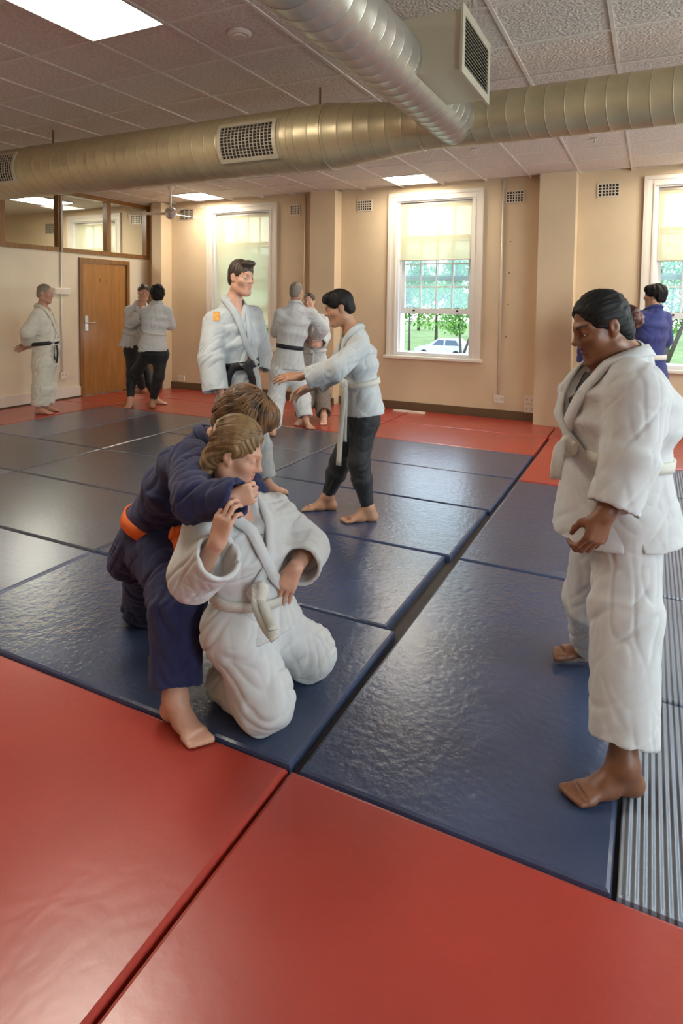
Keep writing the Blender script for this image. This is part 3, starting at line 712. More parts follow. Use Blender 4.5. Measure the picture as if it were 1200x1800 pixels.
        for b in range(len(ctr)):
            i,j,k = idx[b]*Bk
            if abs(tot[b]) > hd+kmax*.5: D[i:i+Bk,j:j+Bk,k:k+Bk] = tot[b]; continue
            act = [q for q,o in enumerate(s.ops) if ((not o[2]) and dv[b,q] < mn[b]+2*hd+o[1]) or (o[2] and dv[b,q] < hd+o[1])]
            P = ctr[b]-(Bk/2-.5)*vox+off
            D[i:i+Bk,j:j+Bk,k:k+Bk] = s(P,act).reshape(Bk,Bk,Bk)
        return surface_nets(D,lo,vox)
def surface_nets(D,lo,vox):
    ins = D < 0; nx,ny,nz = D.shape
    c = np.zeros((nx-1,ny-1,nz-1),np.uint8)
    for dx in (0,1):
        for dy in (0,1):
            for dz in (0,1): c += ins[dx:nx-1+dx,dy:ny-1+dy,dz:nz-1+dz]
    I = np.argwhere((c>0)&(c<8)); vid = np.full(c.shape,-1,np.int32); vid[I[:,0],I[:,1],I[:,2]] = np.arange(len(I))
    cs = [(dx,dy,dz) for dx in (0,1) for dy in (0,1) for dz in (0,1)]
    vals = {q: D[I[:,0]+q[0],I[:,1]+q[1],I[:,2]+q[2]] for q in cs}
    acc = np.zeros((len(I),3)); cnt = np.zeros(len(I))
    for a in cs:
        for ax in range(3):
            if a[ax]: continue
            b = list(a); b[ax] = 1; b = tuple(b); va,vb = vals[a],vals[b]; m = (va<0)!=(vb<0)
            t = np.where(m,va/np.where(m,va-vb,1),0); p = np.tile(np.array(a,float),(len(I),1)); p[:,ax] += t
            acc += p*m[:,None]; cnt += m
    V = lo+(I+acc/np.maximum(cnt,1)[:,None])*vox
    F = []
    for ax in range(3):
        b1,b2 = [x for x in range(3) if x != ax]
        sl0 = [slice(None)]*3; sl1 = [slice(None)]*3; sl0[ax] = slice(0,-1); sl1[ax] = slice(1,None)
        A = ins[tuple(sl0)]; B = ins[tuple(sl1)]; E = np.argwhere(A != B)
        ok = (E[:,b1]>0)&(E[:,b2]>0)&(E[:,b1]<D.shape[b1]-1)&(E[:,b2]<D.shape[b2]-1); E = E[ok]
        def g(o1,o2):
            q = E.copy(); q[:,b1] += o1; q[:,b2] += o2; return vid[q[:,0],q[:,1],q[:,2]]
        Q = np.stack([g(-1,-1),g(0,-1),g(0,0),g(-1,0)],1)
        fl = A[E[:,0],E[:,1],E[:,2]]
        if ax == 1: fl = ~fl
        Q[~fl] = Q[~fl][:,::-1]; F.append(Q)
    F = np.concatenate(F)
    a,b,c_,d = (V[F[:,k]] for k in range(4))
    if (np.einsum('ij,ij->i',np.cross(b-a,c_-a),a-V.mean(0))).sum() < 0: F = F[:,::-1]
    return V,F
def vnormals(V,F):
    n = np.cross(V[F[:,2]]-V[F[:,0]],V[F[:,3]]-V[F[:,1]]); N = np.zeros_like(V)
    for k in range(4): np.add.at(N,F[:,k],n)
    return N/np.maximum(np.linalg.norm(N,axis=1,keepdims=True),1e-12)
def relax(V,F,it=1,f=.5):
    for _ in range(it):
        A = np.zeros_like(V); c = np.zeros(len(V))
        for k in range(4):
            np.add.at(A,F[:,k],V[F[:,(k+1)%4]]); np.add.at(c,F[:,k],1)
        V = V*(1-f)+A/np.maximum(c,1)[:,None]*f
    return V
def folds(P,amp,seed=0,fine=1.):
    """creases of hanging cloth: ridged, stretched noise in three directions"""
    P = P+seed*3.7; a = .9
    R1 = np.array([[math.cos(a),0,-math.sin(a)],[0,1,0],[math.sin(a),0,math.cos(a)]]); R2 = np.array([[math.cos(a),math.sin(a),0],[-math.sin(a),math.cos(a),0],[0,0,1]])@R1.T
    n1 = perlin((P@R1)*np.array([3.2,3.2,17])*fine); n2 = perlin((P@R2)*np.array([3,3.6,19])*fine+9); n3 = perlin(P*np.array([17,17,2.6])*fine+4); n4 = perlin(P*4+2); n5 = perlin((P@R2.T)*np.array([7,30,7])*fine+3)
    rid = lambda n: (1-np.minimum(np.abs(n)*3.6,1))**1.5
    m = np.clip(.5+n4*1.6,0,1)
    return amp*(.38-1.1*rid(n1)*m-1.0*rid(n2)*(1-m)-.55*rid(n3)*m-.35*rid(n5)*(1-m)+.45*n4)
def shape_obj(name,shape,vox,m,parent,disp=None,it=1):
    V,F = shape.mesh(vox)
    if len(V) == 0: raise RuntimeError('empty '+name)
    V = relax(V,F,it,.5)
    if disp is not None:
        N = vnormals(V,F); V = V+N*disp(V,N)[:,None]
    V[:,2] = np.maximum(V[:,2],.002)
    return mesh(name,V,F,m,parent,True)
def crv(pts,n=30):
    pts = np.array(pts,float); p = np.vstack([2*pts[0]-pts[1],pts,2*pts[-1]-pts[-2]]); out = []
    m = len(pts)-1
    for t in np.linspace(0,m-1e-6,n):
        i = int(t); u = t-i; a,b,c,d = p[i:i+4]
        out.append(.5*((2*b)+(-a+c)*u+(2*a-5*b+4*c-d)*u*u+(-a+3*b-3*c+d)*u**3))
    return np.array(out)
def ribbon(name,pts,nor,wd,th,m,parent,closed=False,wid=None):
    """band with thickness along a path; nor = outward normal per point"""
    pts = np.array(pts,float); nor = np.array(nor,float); n = len(pts); V = []; F = []
    for i in range(n):
        a = pts[(i-1)%n] if closed or i else pts[0]; b = pts[(i+1)%n] if closed or i<n-1 else pts[-1]
        t = nrm(b-a); no = nor[i]-t*(nor[i]@t); no = nrm(no); s = np.cross(t,no); h = (wd if wid is None else wid[i])*.5
        for q,e in ((-1,0),(-.9,1),(.9,1),(1,0),(.9,-.2),(-.9,-.2)): V.append(pts[i]+s*h*q+no*th*e)
    k = 6
    for i in range(n if closed else n-1):
        j = (i+1)%n
        for q in range(k): F.append((i*k+q,i*k+(q+1)%k,j*k+(q+1)%k,j*k+q))
    if not closed: F.append(tuple(range(k-1,-1,-1))); F.append(tuple(range((n-1)*k,n*k)))
    return mesh(name,V,F,m,parent,True)

# ---------------------------------------------------------------- anatomy
class Frame:
    def __init__(s,o,fwd,up,sc=1.):
        s.o = np.array(o,float); f = nrm(fwd); u = np.array(up,float); u = nrm(u-f*(u@f)); x = np.cross(f,u)
        s.R = np.stack([x,f,u],1); s.s = sc
    def __call__(s,*p): return s.o+s.R@(np.array(p,float)*s.s)
    def inv(s,P): return ((np.asarray(P)-s.o)@s.R)/s.s
def head_shape(H,sh,female=False,lids=True,neck=None,jaw=1.,nose=1.):
    q = H.s; R = H.R
    E = lambda c,r,k=.02,sub=False: sh.ell(H(*c),np.array(r)*q,R,k*q,sub)
    C = lambda a,b,ra,rb,k=.02,sub=False: sh.cap(H(*a),H(*b),ra*q,rb*q,k*q,sub)
    E((0,-.012,.043),(.073,.094,.083)); E((0,.030,-.028),(.059*jaw,.062,.085),.03)
    for x in (-1,1):
        C((x*.052*jaw,-.004,-.068),(x*.016,.066,-.108),.020,.018,.04)
        E((x*.040,.058,-.022),(.024,.026,.022),.03)
        C((x*.008,.086,.026),(x*.044,.066,.026),.011,.010,.02)
    C((-.012,.073,-.107),(.012,.073,-.107),.0165,.0165,.025)
    for x in (-1,1): E((x*.030,.096,.006),(.018,.016,.0115),.016,True)
    C((0,.088,.022),(0,.108*1,-.020),.0085,.0105,.014)
    E((0,.106+.004*nose,-.024),(.0125,.0135,.0105),None or .010)
    for x in (-1,1): E((x*.0125,.098,-.028),(.0075,.011,.0075),.008)
    for x in (-1,1): C((x*.006,.102,-.0375),(x*.007,.104,-.031),.0025,.002,.004,True)
    for x in (-1,1):
        if lids: E((x*.031,.0755,.0085),(.0165,.0150,.0125),.005); C((x*.021,.083,-.0035),(x*.042,.077,-.0025),.0036,.0032,.006)
        else:
            C((x*.020,.084,.013),(x*.042,.079,.012),.0045,.004,.006); C((x*.020,.083,-.003),(x*.042,.077,-.002),.0040,.0035,.006)
    E((0,.080,-.060),(.026,.016,.020),.025)
    for x in (-1,1):
        C((0,.0955,-.0535),(x*.020,.084,-.0575),.0058,.0035,.006); C((0,.0945,-.0645),(x*.018,.083,-.0605),.0068,.0035,.006)
    C((-.021,.0905,-.0590),(0,.1010,-.0588),.0018,.0018,.004,True); C((.021,.0905,-.0590),(0,.1010,-.0588),.0018,.0018,.004,True)
    for x in (-1,1):
        re = np.array(H.R)@np.array([[1,0,0],[0,math.cos(.2),-math.sin(.2)],[0,math.sin(.2),math.cos(.2)]])
        sh.ell(H(x*.0755,-.010,.000),np.array([.0095,.0185,.029])*q,re,.010*q); sh.ell(H(x*.084,-.004,.002),np.array([.006,.010,.018])*q,re,.005*q,True)
        E((x*.072,.002,-.024),(.008,.009,.010),.008)
    if neck is not None: sh.cap(H(0,-.022,-.045),neck,.050*q*jaw**.5,.058*q,.04*q)
def head_tint(H,V,lip=(1.0,.62,.60),brow=(.35,.25,.2),cheek=0.):
    L = H.inv(V); T = np.ones((len(V),4),np.float32)
    def mix(wt,c): T[:,:3] = T[:,:3]*(1-wt[:,None])+np.array(c)*wt[:,None]
    inside = (np.abs(L)<.16).all(1)
    lipd = np.sqrt((L[:,0]/.023)**2+((L[:,2]+.0595)/.0125)**2); mix(np.clip((1.05-lipd)*3,0,1)*(L[:,1]>.07)*inside,lip)
    if cheek:
        for x in (-1,1):
            d = np.sqrt(((L[:,0]-x*.042)/.03)**2+((L[:,2]+.03)/.026)**2); mix(np.clip(1-d,0,1)*(L[:,1]>.02)*inside*cheek,(1.05,.62,.58))
    for x in (-1,1):
        xx = L[:,0]*x; zz = .0265+.007*np.sin(np.clip((xx-.012)/.042,0,1)*2.4); d = np.abs(L[:,2]-zz)/.0050
        mix(np.clip(1.3-d,0,1)*((xx>.012)&(xx<.052))*(L[:,1]>.04)*inside,brow)
        d = np.sqrt(((xx-.031)/.017)**2+((L[:,2]+.0045)/.0028)**2); mix(np.clip(1.2-d,0,1)*(L[:,1]>.06)*inside*.8,brow)
    return T
def eyes(H,parent,down=0.):
    q = H.s
    for x in (-1,1):
        c = np.array([x*.031,.0762,.0055-.0012*down]); r = .0130; V = []; F = []; M = []; nu,nv = 16,12; gz = nrm((0,1,-.40*down)); gu = nrm(np.cross(gz,(1,0,0)))
        for i in range(nu+1):
            th = math.pi*i/nu
            for j in range(nv):
                ph = 2*math.pi*j/nv; d = gz*math.cos(th)+math.sin(th)*(math.cos(ph)*np.array([1.,0,0])+math.sin(ph)*gu)
                V.append(H(*(c+r*d)))
        for i in range(nu):
            for j in range(nv): F.append((i*nv+j,i*nv+(j+1)%nv,(i+1)*nv+(j+1)%nv,(i+1)*nv+j)); M.append(1 if i < 2 else 0)
        o = mesh('eye',V,F,['lens','iris'],parent,True); o.data.polygons.foreach_set('material_index',M)
def hand(sh,wr,d,n,tside,sc=1.,curl=(.5,.6,.4),spread=.05,thumb=.5,k=.006):
    """wr wrist, d direction of the fingers, n palm normal, tside the side the thumb leaves from"""
    d = nrm(d); n = np.array(n,float); n = nrm(n-d*(n@d)); t = np.array(tside,float); t = nrm(t-d*(t@d)-n*(t@n)); wr = np.array(wr,float)
    P = lambda a,b,c: wr+(d*a+t*b+n*c)*sc
    sh.ecap(P(-.015,0,0),P(.088,.002,.002),(.027*sc,.020*sc),(.041*sc,.0135*sc),n,.02*sc)
    sh.cap(P(.02,.018,.006),P(.05,.028,.008),.017*sc,.013*sc,.02*sc)
    for i,(off,bl,ls) in enumerate(((.031,.088,(.043,.026,.021)),(.0105,.093,(.047,.030,.022)),(-.0105,.090,(.043,.028,.021)),(-.030,.081,(.034,.021,.019)))):
        p = P(bl-.012,off,0); ang = 0; dd = d+t*spread*(1.5-i); dd = nrm(dd); r = (.0095,.0088,.0080,.0068)
        if i == 3: r = tuple(x*.88 for x in r)
        cc = curl if not isinstance(curl[0],(tuple,list)) else curl[i]
        sh.cap(P(.03,off*.8,0),p,.010*sc,r[0]*sc,.012*sc)
        for j,l in enumerate((ls[0]+.010,ls[1],ls[2])):
            ang += cc[j]; q = p+(dd*math.cos(ang)+n*math.sin(ang))*l*sc
            sh.cap(p,q,r[j]*sc,r[j+1]*sc,k*sc); p = q
    a = P(.025,.026,.008); b = a+(d*.55+t*(.75-.4*thumb)+n*(.35+.3*thumb))*.040*sc; c = b+nrm(d*.85+t*(.25-.5*thumb)+n*(.35+.5*thumb))*.031*sc; e = c+nrm(d*.9-t*.45*thumb+n*(.25+.5*thumb))*.026*sc
    sh.cap(a,b,.0135*sc,.0115*sc,.014*sc).cap(b,c,.0108*sc,.0098*sc,.008*sc).cap(c,e,.0098*sc,.0080*sc,.006*sc)
def foot(sh,an,td,sc=1.,sole=0.,side=1,up=UP,flat=True):
    td = nrm(np.array(td,float)-UP*(np.array(td)@UP if flat else 0)); an = np.array(an,float); s = np.cross(td,up)*side; up = np.array(up,float)
    h = (an[2]-sole) if flat else .08*sc
    P = lambda a,b,c: an+td*a*sc+s*b*sc+up*c
    z0 = -h
    sh.cap(an,P(-.028,0,z0+.034*sc),.040*sc,.034*sc,.03).cap(P(-.03,0,z0+.030*sc),P(.05,-.004,z0+.030*sc),.032*sc,.028*sc,.03)
    sh.cap(an,P(.06,.004,z0+.042*sc),.034*sc,.026*sc,.03)
    sh.ecap(P(.04,0,z0+.03*sc),P(.135,0,z0+.018*sc),(.032*sc,.030*sc),(.046*sc,.018*sc),up,.03)
    for i,(b,l,r) in enumerate(((-.030,.062,.0135),(-.010,.058,.0105),(.007,.051,.0098),(.023,.043,.0092),(.037,.033,.0085))):
        sg = b; a0 = P(.115,sg,z0+.014*sc); a1 = P(.132+l*.75,sg*1.05,z0+.011*sc)
        sh.cap(a0,a1,r*1.05*sc,r*sc,.008)

def hair_shape(H,style,sh=None):
    sh = S(); q = H.s; R = H.R
    E = lambda c,r,k=.02,sub=False: sh.ell(H(*c),np.array(r)*q,R,k*q,sub)
    t = dict(short=.006,buzz=.003,quiff=.007,full=.014,teen=.012,bun=.007,wave=.022,back=.008,curl=.022)[style]
    E((0,-.014,.044),(.075+t,.096+t,.084+t)); E((0,-.058,-.022),(.062+t*.6,.046+t,.062),.03)
    E((0,.112,-.052),(.080,.066,.118),.010,True)
    if style in ('short','buzz','quiff','teen','full'):
        E((0,.075,-.070),(.12,.072,.075),.02,True); sh.plane(H(0,-.05,-.068),H.R[:,2]*-1,.01)
        for x in (-1,1): E((x*.082,-.004,-.006),(.024,.026,.034),.008,True); E((x*.085,.030,-.03),(.03,.022,.05),.01,True)
    if style == 'buzz': E((0,.118,-.030),(.088,.082,.135),.014,True)
    if style == 'quiff':
        E((0,.066,.108),(.058,.036,.026),.025); E((.0,.086,.112),(.045,.022,.018),.015)
    if style == 'teen':
        E((0,.058,.098),(.064,.044,.030),.03); E((0,.088,.078),(.052,.020,.022),.015); 
    if style == 'full': E((0,.062,.090),(.072,.044,.036),.03); E((0,-.03,.05),(.094,.105,.092),.02); E((0,.085,.064),(.060,.018,.018),.015)
    if style == 'bun':
        E((0,.112,-.030),(.086,.072,.122),.012,True); E((0,.060,-.075),(.12,.070,.082),.02,True); sh.plane(H(0,-.05,-.085),H.R[:,2]*-1,.01)
        for x in (-1,1): E((x*.084,-.006,-.004),(.016,.022,.034),.006,True)
        E((0,-.060,-.050),(.050,.034,.050),.03)
    if style == 'back':
        E((0,.122,-.020),(.096,.086,.140),.012,True); E((0,.075,-.075),(.12,.080,.085),.02,True)
        for x in (-1,1): E((x*.082,-.006,-.004),(.016,.022,.034),.006,True)
        E((0,-.084,-.078),(.062,.040,.080),.03); E((0,-.02,.06),(.082,.095,.085),.03)
    if style == 'curl': E((0,-.04,.02),(.102,.105,.10),.02); E((0,-.07,-.05),(.075,.06,.05),.03)
    if style == 'wave':
        E((0,.066,.080),(.082,.056,.058),.03); E((0,-.055,-.03),(.085,.065,.085),.03)
        for x in (-1,1): E((x*.074,.03,.0),(.028,.062,.068),.02); E((x*.066,.075,.01),(.024,.034,.05),.02)
    return sh
def hair_disp(H,flow,amp,fr=60.):
    def f(V,N):
        L = H.inv(V)
        if flow == 'back': q = np.stack([L[:,0]*fr*1.2,L[:,1]*fr*.12,L[:,2]*fr*1.2],1)
        elif flow == 'down':
            az = np.arctan2(L[:,0],-L[:,1]+.02); q = np.stack([az*fr*.09,L[:,2]*fr*.10,np.hypot(L[:,0],L[:,1])*fr*.1],1)
        elif flow == 'wave':
            az = np.arctan2(L[:,0],L[:,1]-.02)+.35*np.sin(L[:,2]*45); q = np.stack([az*fr*.075,L[:,2]*fr*.12,np.hypot(L[:,0],L[:,1])*fr*.12],1)
        else: q = L*fr*.8
        return amp*H.s*(perlin(q)*1.0+.6*perlin(q*2.1+5))
    return f
def hair_locks(name,H,hs,m,parent,seeds,step,nseg,rad,field,rs,lift=.004):
    """tapered locks laid along the hair surface"""
    mb = MB(); P = np.array(seeds,np.float32); ph = rs.uniform(0,6.28,len(P)); tr = []
    for k in range(nseg):
        P = hs.project(P,lift*H.s/.9,3 if k else 6); tr.append(P.astype(float))
        L = H.inv(P); D = np.array([H.R@np.array(field(L[i],k,ph[i])) for i in range(len(P))]); g = hs.grad(P); D = D-g*(D*g).sum(1,keepdims=True)
        P = P+(D/np.maximum(np.linalg.norm(D,axis=1,keepdims=True),1e-6)*step).astype(np.float32)
    tr = np.array(tr)
    for i in range(tr.shape[1]):
        mb.tube(tr[:,i],rad*rs.uniform(.7,1.2)*np.sin(np.linspace(.35,3.0,nseg))**.6,5)
    return mb.build(name,m,parent,True)

def build_person(K):
    """K: dictionary of world-space joints and style"""
    f = nrm(K['front']); root = empty('person',K['base'],K['label'],'person')
    vx = K.get('vox',.010); g = K.get('g',1.); hs_ = K.get('hs',.235)/.257
    H = Frame(K['head'],K['hf'],K.get('hup',UP),hs_); q = H.s
    limb = K.get('limb',1.)
    # ---- body: one surface
    B = S()
    head_shape(H,B,lids=K.get('lids',True),neck=K['neck'],jaw=K.get('jaw',1.),nose=K.get('nose',1.))
    B.cap(K['neck'],np.array(K['neck'])*.5+np.array(K['chest'])*.5,.055*g,.08*g,.05)
    B.ecap(np.array(K['neck'])*.75+np.array(K['chest'])*.25,K['chest'],(.11*g,.06*g),(K.get('cw',(.175*g,.118*g))[0]*.84,K.get('cw',(.175*g,.118*g))[1]*.86),f,.05).ecap(K['chest'],K['waist'],(K.get('cw',(.175*g,.118*g))[0]*.84,K.get('cw',(.175*g,.118*g))[1]*.86),(.125*g,.088*g),f,.05)
    hc = (np.array(K['hpR'])+np.array(K['hpL']))/2
    B.cap(K['waist'],hc,.10*g,.11*g,.06)
    for s in 'RL':
        sh_,el,wr = (np.array(K[x+s],float) for x in ('sh','el','wr'))
        B.cap(np.array(K['neck'])*.6+np.array(K['chest'])*.4,sh_,.06*g,.050*limb,.04)
        B.cap(sh_,el,.046*limb,.037*limb,.02).cap(el,el*.6+wr*.4,.037*limb,.036*limb,.02).cap(el*.6+wr*.4,wr,.036*limb,.0265*limb,.02)
        h = K.get('hand'+s)
        if h: hand(B,wr,h['d'],h['n'],h['t'],h.get('sc',1.)*K.get('hsc',1.),h.get('curl',(.35,.45,.3)),h.get('spread',.05),h.get('thumb',.4))
        hp,kn,an = (np.array(K[x+s],float) for x in ('hp','kn','an'))
        B.cap(hp,kn,.078*limb,.052*limb,.04).cap(kn,kn*.6+an*.4,.050*limb,.050*limb,.03).cap(kn*.6+an*.4,an,.050*limb,.034*limb,.02)
        if K.get('toe'+s) is not None: foot(B,an,K['toe'+s],K.get('fsc',1.),K.get('sole'+s,0.),1 if s=='R' else -1)
    B.plane((0,0,.002),-UP,.004)
    bo = shape_obj('body',B,vx*K.get('bodyres',.8),K['skin'],root,it=K.get('bit',1))
    V = np.array([v.co for v in bo.data.vertices])+np.array(K['base'])
    T = head_tint(H,V,K.get('lip',(1.0,.66,.62)),K.get('brow',(.35,.26,.2)),K.get('cheek',0))
    at = bo.data.color_attributes.new('tint','FLOAT_COLOR','POINT'); at.data.foreach_set('color',T.ravel())
    if K.get('eyes',True): eyes(H,bo,K.get('down',1.))
    # ---- hair
    st = K['hair']; hs = hair_shape(H,st)
    if K.get('hairfn'): K['hairfn'](hs,H)
    ho = shape_obj('hair',hs,K.get('hairvox',vx*.7),K['hairm'],root,hair_disp(H,K.get('flow','down'),K.get('hamp',.005),K.get('hfr',60)),1)
    if K.get('locks'): K['locks'](H,hs,ho)
    # ---- trousers
    tl = K.get('tr',{}); tm = tl.get('m','gi'); P = S()
    rh,rk,ra = tl.get('r',(.105,.088,.082))
    P.ecap(np.array(K['waist'])*.6+hc*.4,hc,(.135*g,.105*g),(.150*g,.118*g),f,.05)
    P.cap(K['hpR'],K['hpL'],rh*1.08,rh*1.08,.05).sph(hc-UP*.035*tl.get('crotch',1),rh*.95,.06)
    for s in 'RL':
        hp,kn,an = (np.array(K[x+s],float) for x in ('hp','kn','an')); c = an+(kn-an)*tl.get('cut'+s,tl.get('cut',.12))
        P.cap(hp,kn,rh,rk,.05); 
        if tl.get('tight'): P.cap(kn,kn*.65+c*.35,rk,rk*.98,.04).ecap(kn*.65+c*.35,c,(rk*.96,rk*.96),(ra,ra),f,.03)
        else:
            P.ecap(kn,c,(rk,rk),(ra,ra),f,.05)
            d = nrm(c-kn); wl = max(.012,vx*2.0); P.ecap(c-d*.05,c+d*.03,(ra-wl*1.3,ra-wl*1.3),(ra-wl,ra-wl),f,.006,True)
    if K.get('trfn'): K['trfn'](P,hc)
    P.plane((0,0,.003),-UP,.004)
    shape_obj('trousers',P,vx,tm,root,lambda V,N: folds(V,tl.get('fold',.010),K.get('seed',0)+3,tl.get('fine',1.)),1)
    # ---- jacket
    jm = K.get('jm','gi'); cw,cd = K.get('cw',(.175*g,.118*g)); ww,wd_ = K.get('ww',(.152*g,.108*g)); hw,hd = K.get('hw',(.185*g,.135*g))
    Tn = S(); nk = np.array(K['neck'],float); ch = np.array(K['chest'],float); wa = np.array(K['waist'],float); he = np.array(K['hem'],float)
    top = nk*.72+ch*.28
    c1 = ch+(top-ch)*.30; c2 = ch+(wa-ch)*.30; Tn.ecap(top,c1,(cw*.80,cd*.66),(cw*.97,cd*.94),f,.06).ecap(c1,c2,(cw*.97,cd*.95),(cw*.97,cd*.97),f,.09).ecap(c2,wa,(cw*.97,cd*.97),(ww,wd_),f,.09).ecap(wa,he,(ww,wd_),(hw,hd),K.get('hemf',f),.05)
    for s in 'RL': Tn.cap(nk*.80+ch*.20,np.array(K['sh'+s],float),.065*g,K.get('shr',.062),.05)
    Tn.cap(nk-f*.01,nk*.7+ch*.3,.072*q/.9,.09*g,.05)
    if K.get('torsofn'): K['torsofn'](Tn)
    Jk = Tn.copy(); sr = K.get('sr',(.070,.078,.082))
    for s in 'RL':
        sh_,el = (np.array(K[x+s],float) for x in ('sh','el')); cu = np.array(K.get('cu'+s,el*.12+np.array(K['wr'+s],float)*.88),float)
        Jk.cap(sh_,el,sr[0],sr[1],.035); d = nrm(cu-el); Jk.ecap(el,cu,(sr[1]*.98,sr[1]*.98),(sr[2],sr[2]),(.13,.2,.97),.035)
        wl = max(.013,vx*2.1); Jk.ecap(cu-d*.09,cu+d*.05,(sr[2]-wl*1.4,sr[2]-wl*1.4),(sr[2]-wl,sr[2]-wl),(.13,.2,.97),.006,True)
    dn = nrm(he-wa)
    if not K.get('nohem'): Jk.ecap(he-dn*.05,he+dn*.04,(hw-wl*1.6,hd-wl*1.6),(hw-wl,hd-wl),K.get('hemf',f),.008,True)
    side = nrm(np.cross(f,UP)); axis = nrm(nk-wa)
    fr_ = nrm(f-axis*(f@axis)); vt = wa+(ch-wa)*K.get('vdepth',.45)+fr_*(cd+.02)
    vp = crv([nk+axis*.045+fr_*.055,nk*.62+ch*.38+fr_*(cd+.01),vt],9); vp[2:] = Tn.project(vp[2:],.010,10); vr = K.get('vr',.046)*q/.9; nv_ = len(vp)-1
    for i in range(nv_): Jk.cap(vp[i],vp[i+1],vr+(.012-vr)*(i/nv_),vr+(.012-vr)*((i+1)/nv_),.006,True)
    Jk.cap(nk-axis*.03+fr_*.02,H(0,-.022,-.045),.055*q/.9,.055*q/.9,.012,True)
    if K.get('jackfn'): K['jackfn'](Jk,Tn)
    jf = K.get('jfold',.009)
    shape_obj('jacket',Jk,vx,jm,root,lambda V,N: folds(V,jf,K.get('seed',0),K.get('jfine',1.))*np.clip(np.abs((V-wa)@axis)/.07,.1,1),1)
    if K.get('shirt'):
        Sh = S(); Sh.ecap(nk*.62+ch*.38,ch,(cw*.74,cd*.64),(cw*.92,cd*.93),f,.05).ecap(ch,wa,(cw*.92,cd*.93),(ww*.85,wd_*.86),f,.05)
        if K.get('shirttail'): Sh.ecap(wa,he+(wa-he)*.10,(ww*.85,wd_*.86),(hw*.93,hd*.90),f,.05)
        Sh.cap(nk-axis*.02,H(0,-.022,-.06),.060*q/.9,.056*q/.9,.02,True)
        shape_obj('undershirt',Sh,vx,K['shirt'],root)
    # ---- lapels: thick collar band from the nape to the belt
    if K.get('lapel',True):
        lw_ = K.get('lw',.048)*.86
        for s in ((-1,1) if not K.get('onelap') else (K['onelap'],)):
            pts = crv([nk-fr_*.075*g+axis*.030,nk+side*s*.062*g+axis*.028-fr_*.01,nk+side*s*.068*g+fr_*.075-axis*.05,nk*.35+ch*.65+side*s*.050*g*(1-K.get('vdepth',.45)*.2)+fr_*.13,vt+side*s*.012,wa*.9+ch*.1-side*s*.055*g+fr_*.12,wa-side*s*.075*g+fr_*.10],30)
            pr = Tn.project(pts,.003 if s<0 else .008,10); no = Tn.grad(pr).astype(float)
            for _ in range(3):
                pr[1:-1] = pr[1:-1]*.5+(pr[:-2]+pr[2:])*.25; no[1:-1] = no[1:-1]*.5+(no[:-2]+no[2:])*.25
            ribbon('lapel',pr,no,lw_,.008,jm,root)
    for bd_ in K.get('badges',[]):
        c0 = Jk.project([bd_['p']],.0,12)[0].astype(float); nn = Jk.grad(c0[None])[0].astype(float); ax = nrm(bd_['up']-nn*(bd_['up']@nn)); bx_ = np.cross(ax,nn)
        G = [(i,j) for j in range(7) for i in range(5)]; Vp = Jk.project([c0+bx_*(i-2)/4*bd_['w']+ax*(j-3)/6*bd_['h'] for i,j in G],.004,10)
        mesh('badge',np.concatenate([Vp,Vp-nn*.006]),[(j*5+i,j*5+i+1,j*5+i+6,j*5+i+5) for j in range(6) for i in range(4)]+[(35+j*5+i+5,35+j*5+i+6,35+j*5+i+1,35+j*5+i) for j in range(6) for i in range(4)],'badge',root,True)
    # ---- belt
    bt = K.get('belt')
    if bt:
        bc = wa+np.array(bt.get('off',(0,0,0))); bn = nrm(bt.get('n',axis)); e1 = nrm(f-bn*(f@bn)); e2 = np.cross(bn,e1); pts = []; no = []
        n = 48
        for i in range(n):
            a = 2*math.pi*i/n; d = e1*math.cos(a)+e2*math.sin(a); t = np.linspace(.02,.34,65); val = Tn(bc+t[:,None]*d); k = np.argmax(val>0); r = t[k-1]+(t[k]-t[k-1])*(-val[k-1])/(val[k]-val[k-1]) if k else .15
            pts.append(bc+d*(r+.0005)); no.append(d)
        bo_ = ribbon('belt',pts,no,bt.get('w',.045),.008,bt['m'],root,True)
        kp = np.array(bt.get('knot',pts[0]),float); kn_ = nrm(kp-bc); sd = np.cross(bn,kn_)
        kb = S(); kb.ecap(kp-sd*.035+kn_*.010,kp+sd*.035+kn_*.010,(.026,.015),(.026,.015),kn_,.01).cap(kp+bn*.020+kn_*.018,kp-bn*.022+kn_*.018,.019,.019,.012)
        if not bt.get('noknot'): shape_obj('knot',kb,max(.005,vx*.6),bt['m'],bo_)
        for tp in bt.get('tails',[]):
            c = crv(tp,14); tn = bt.get('tn',kn_); ribbon('belt_end',c,[tn]*len(c),bt.get('w',.045)*.95,.006,bt['m'],bo_)
    return root,H,Tn

SIDE = RT
def px(u,v,d): return J(u,v,d)
PEOPLE = {}
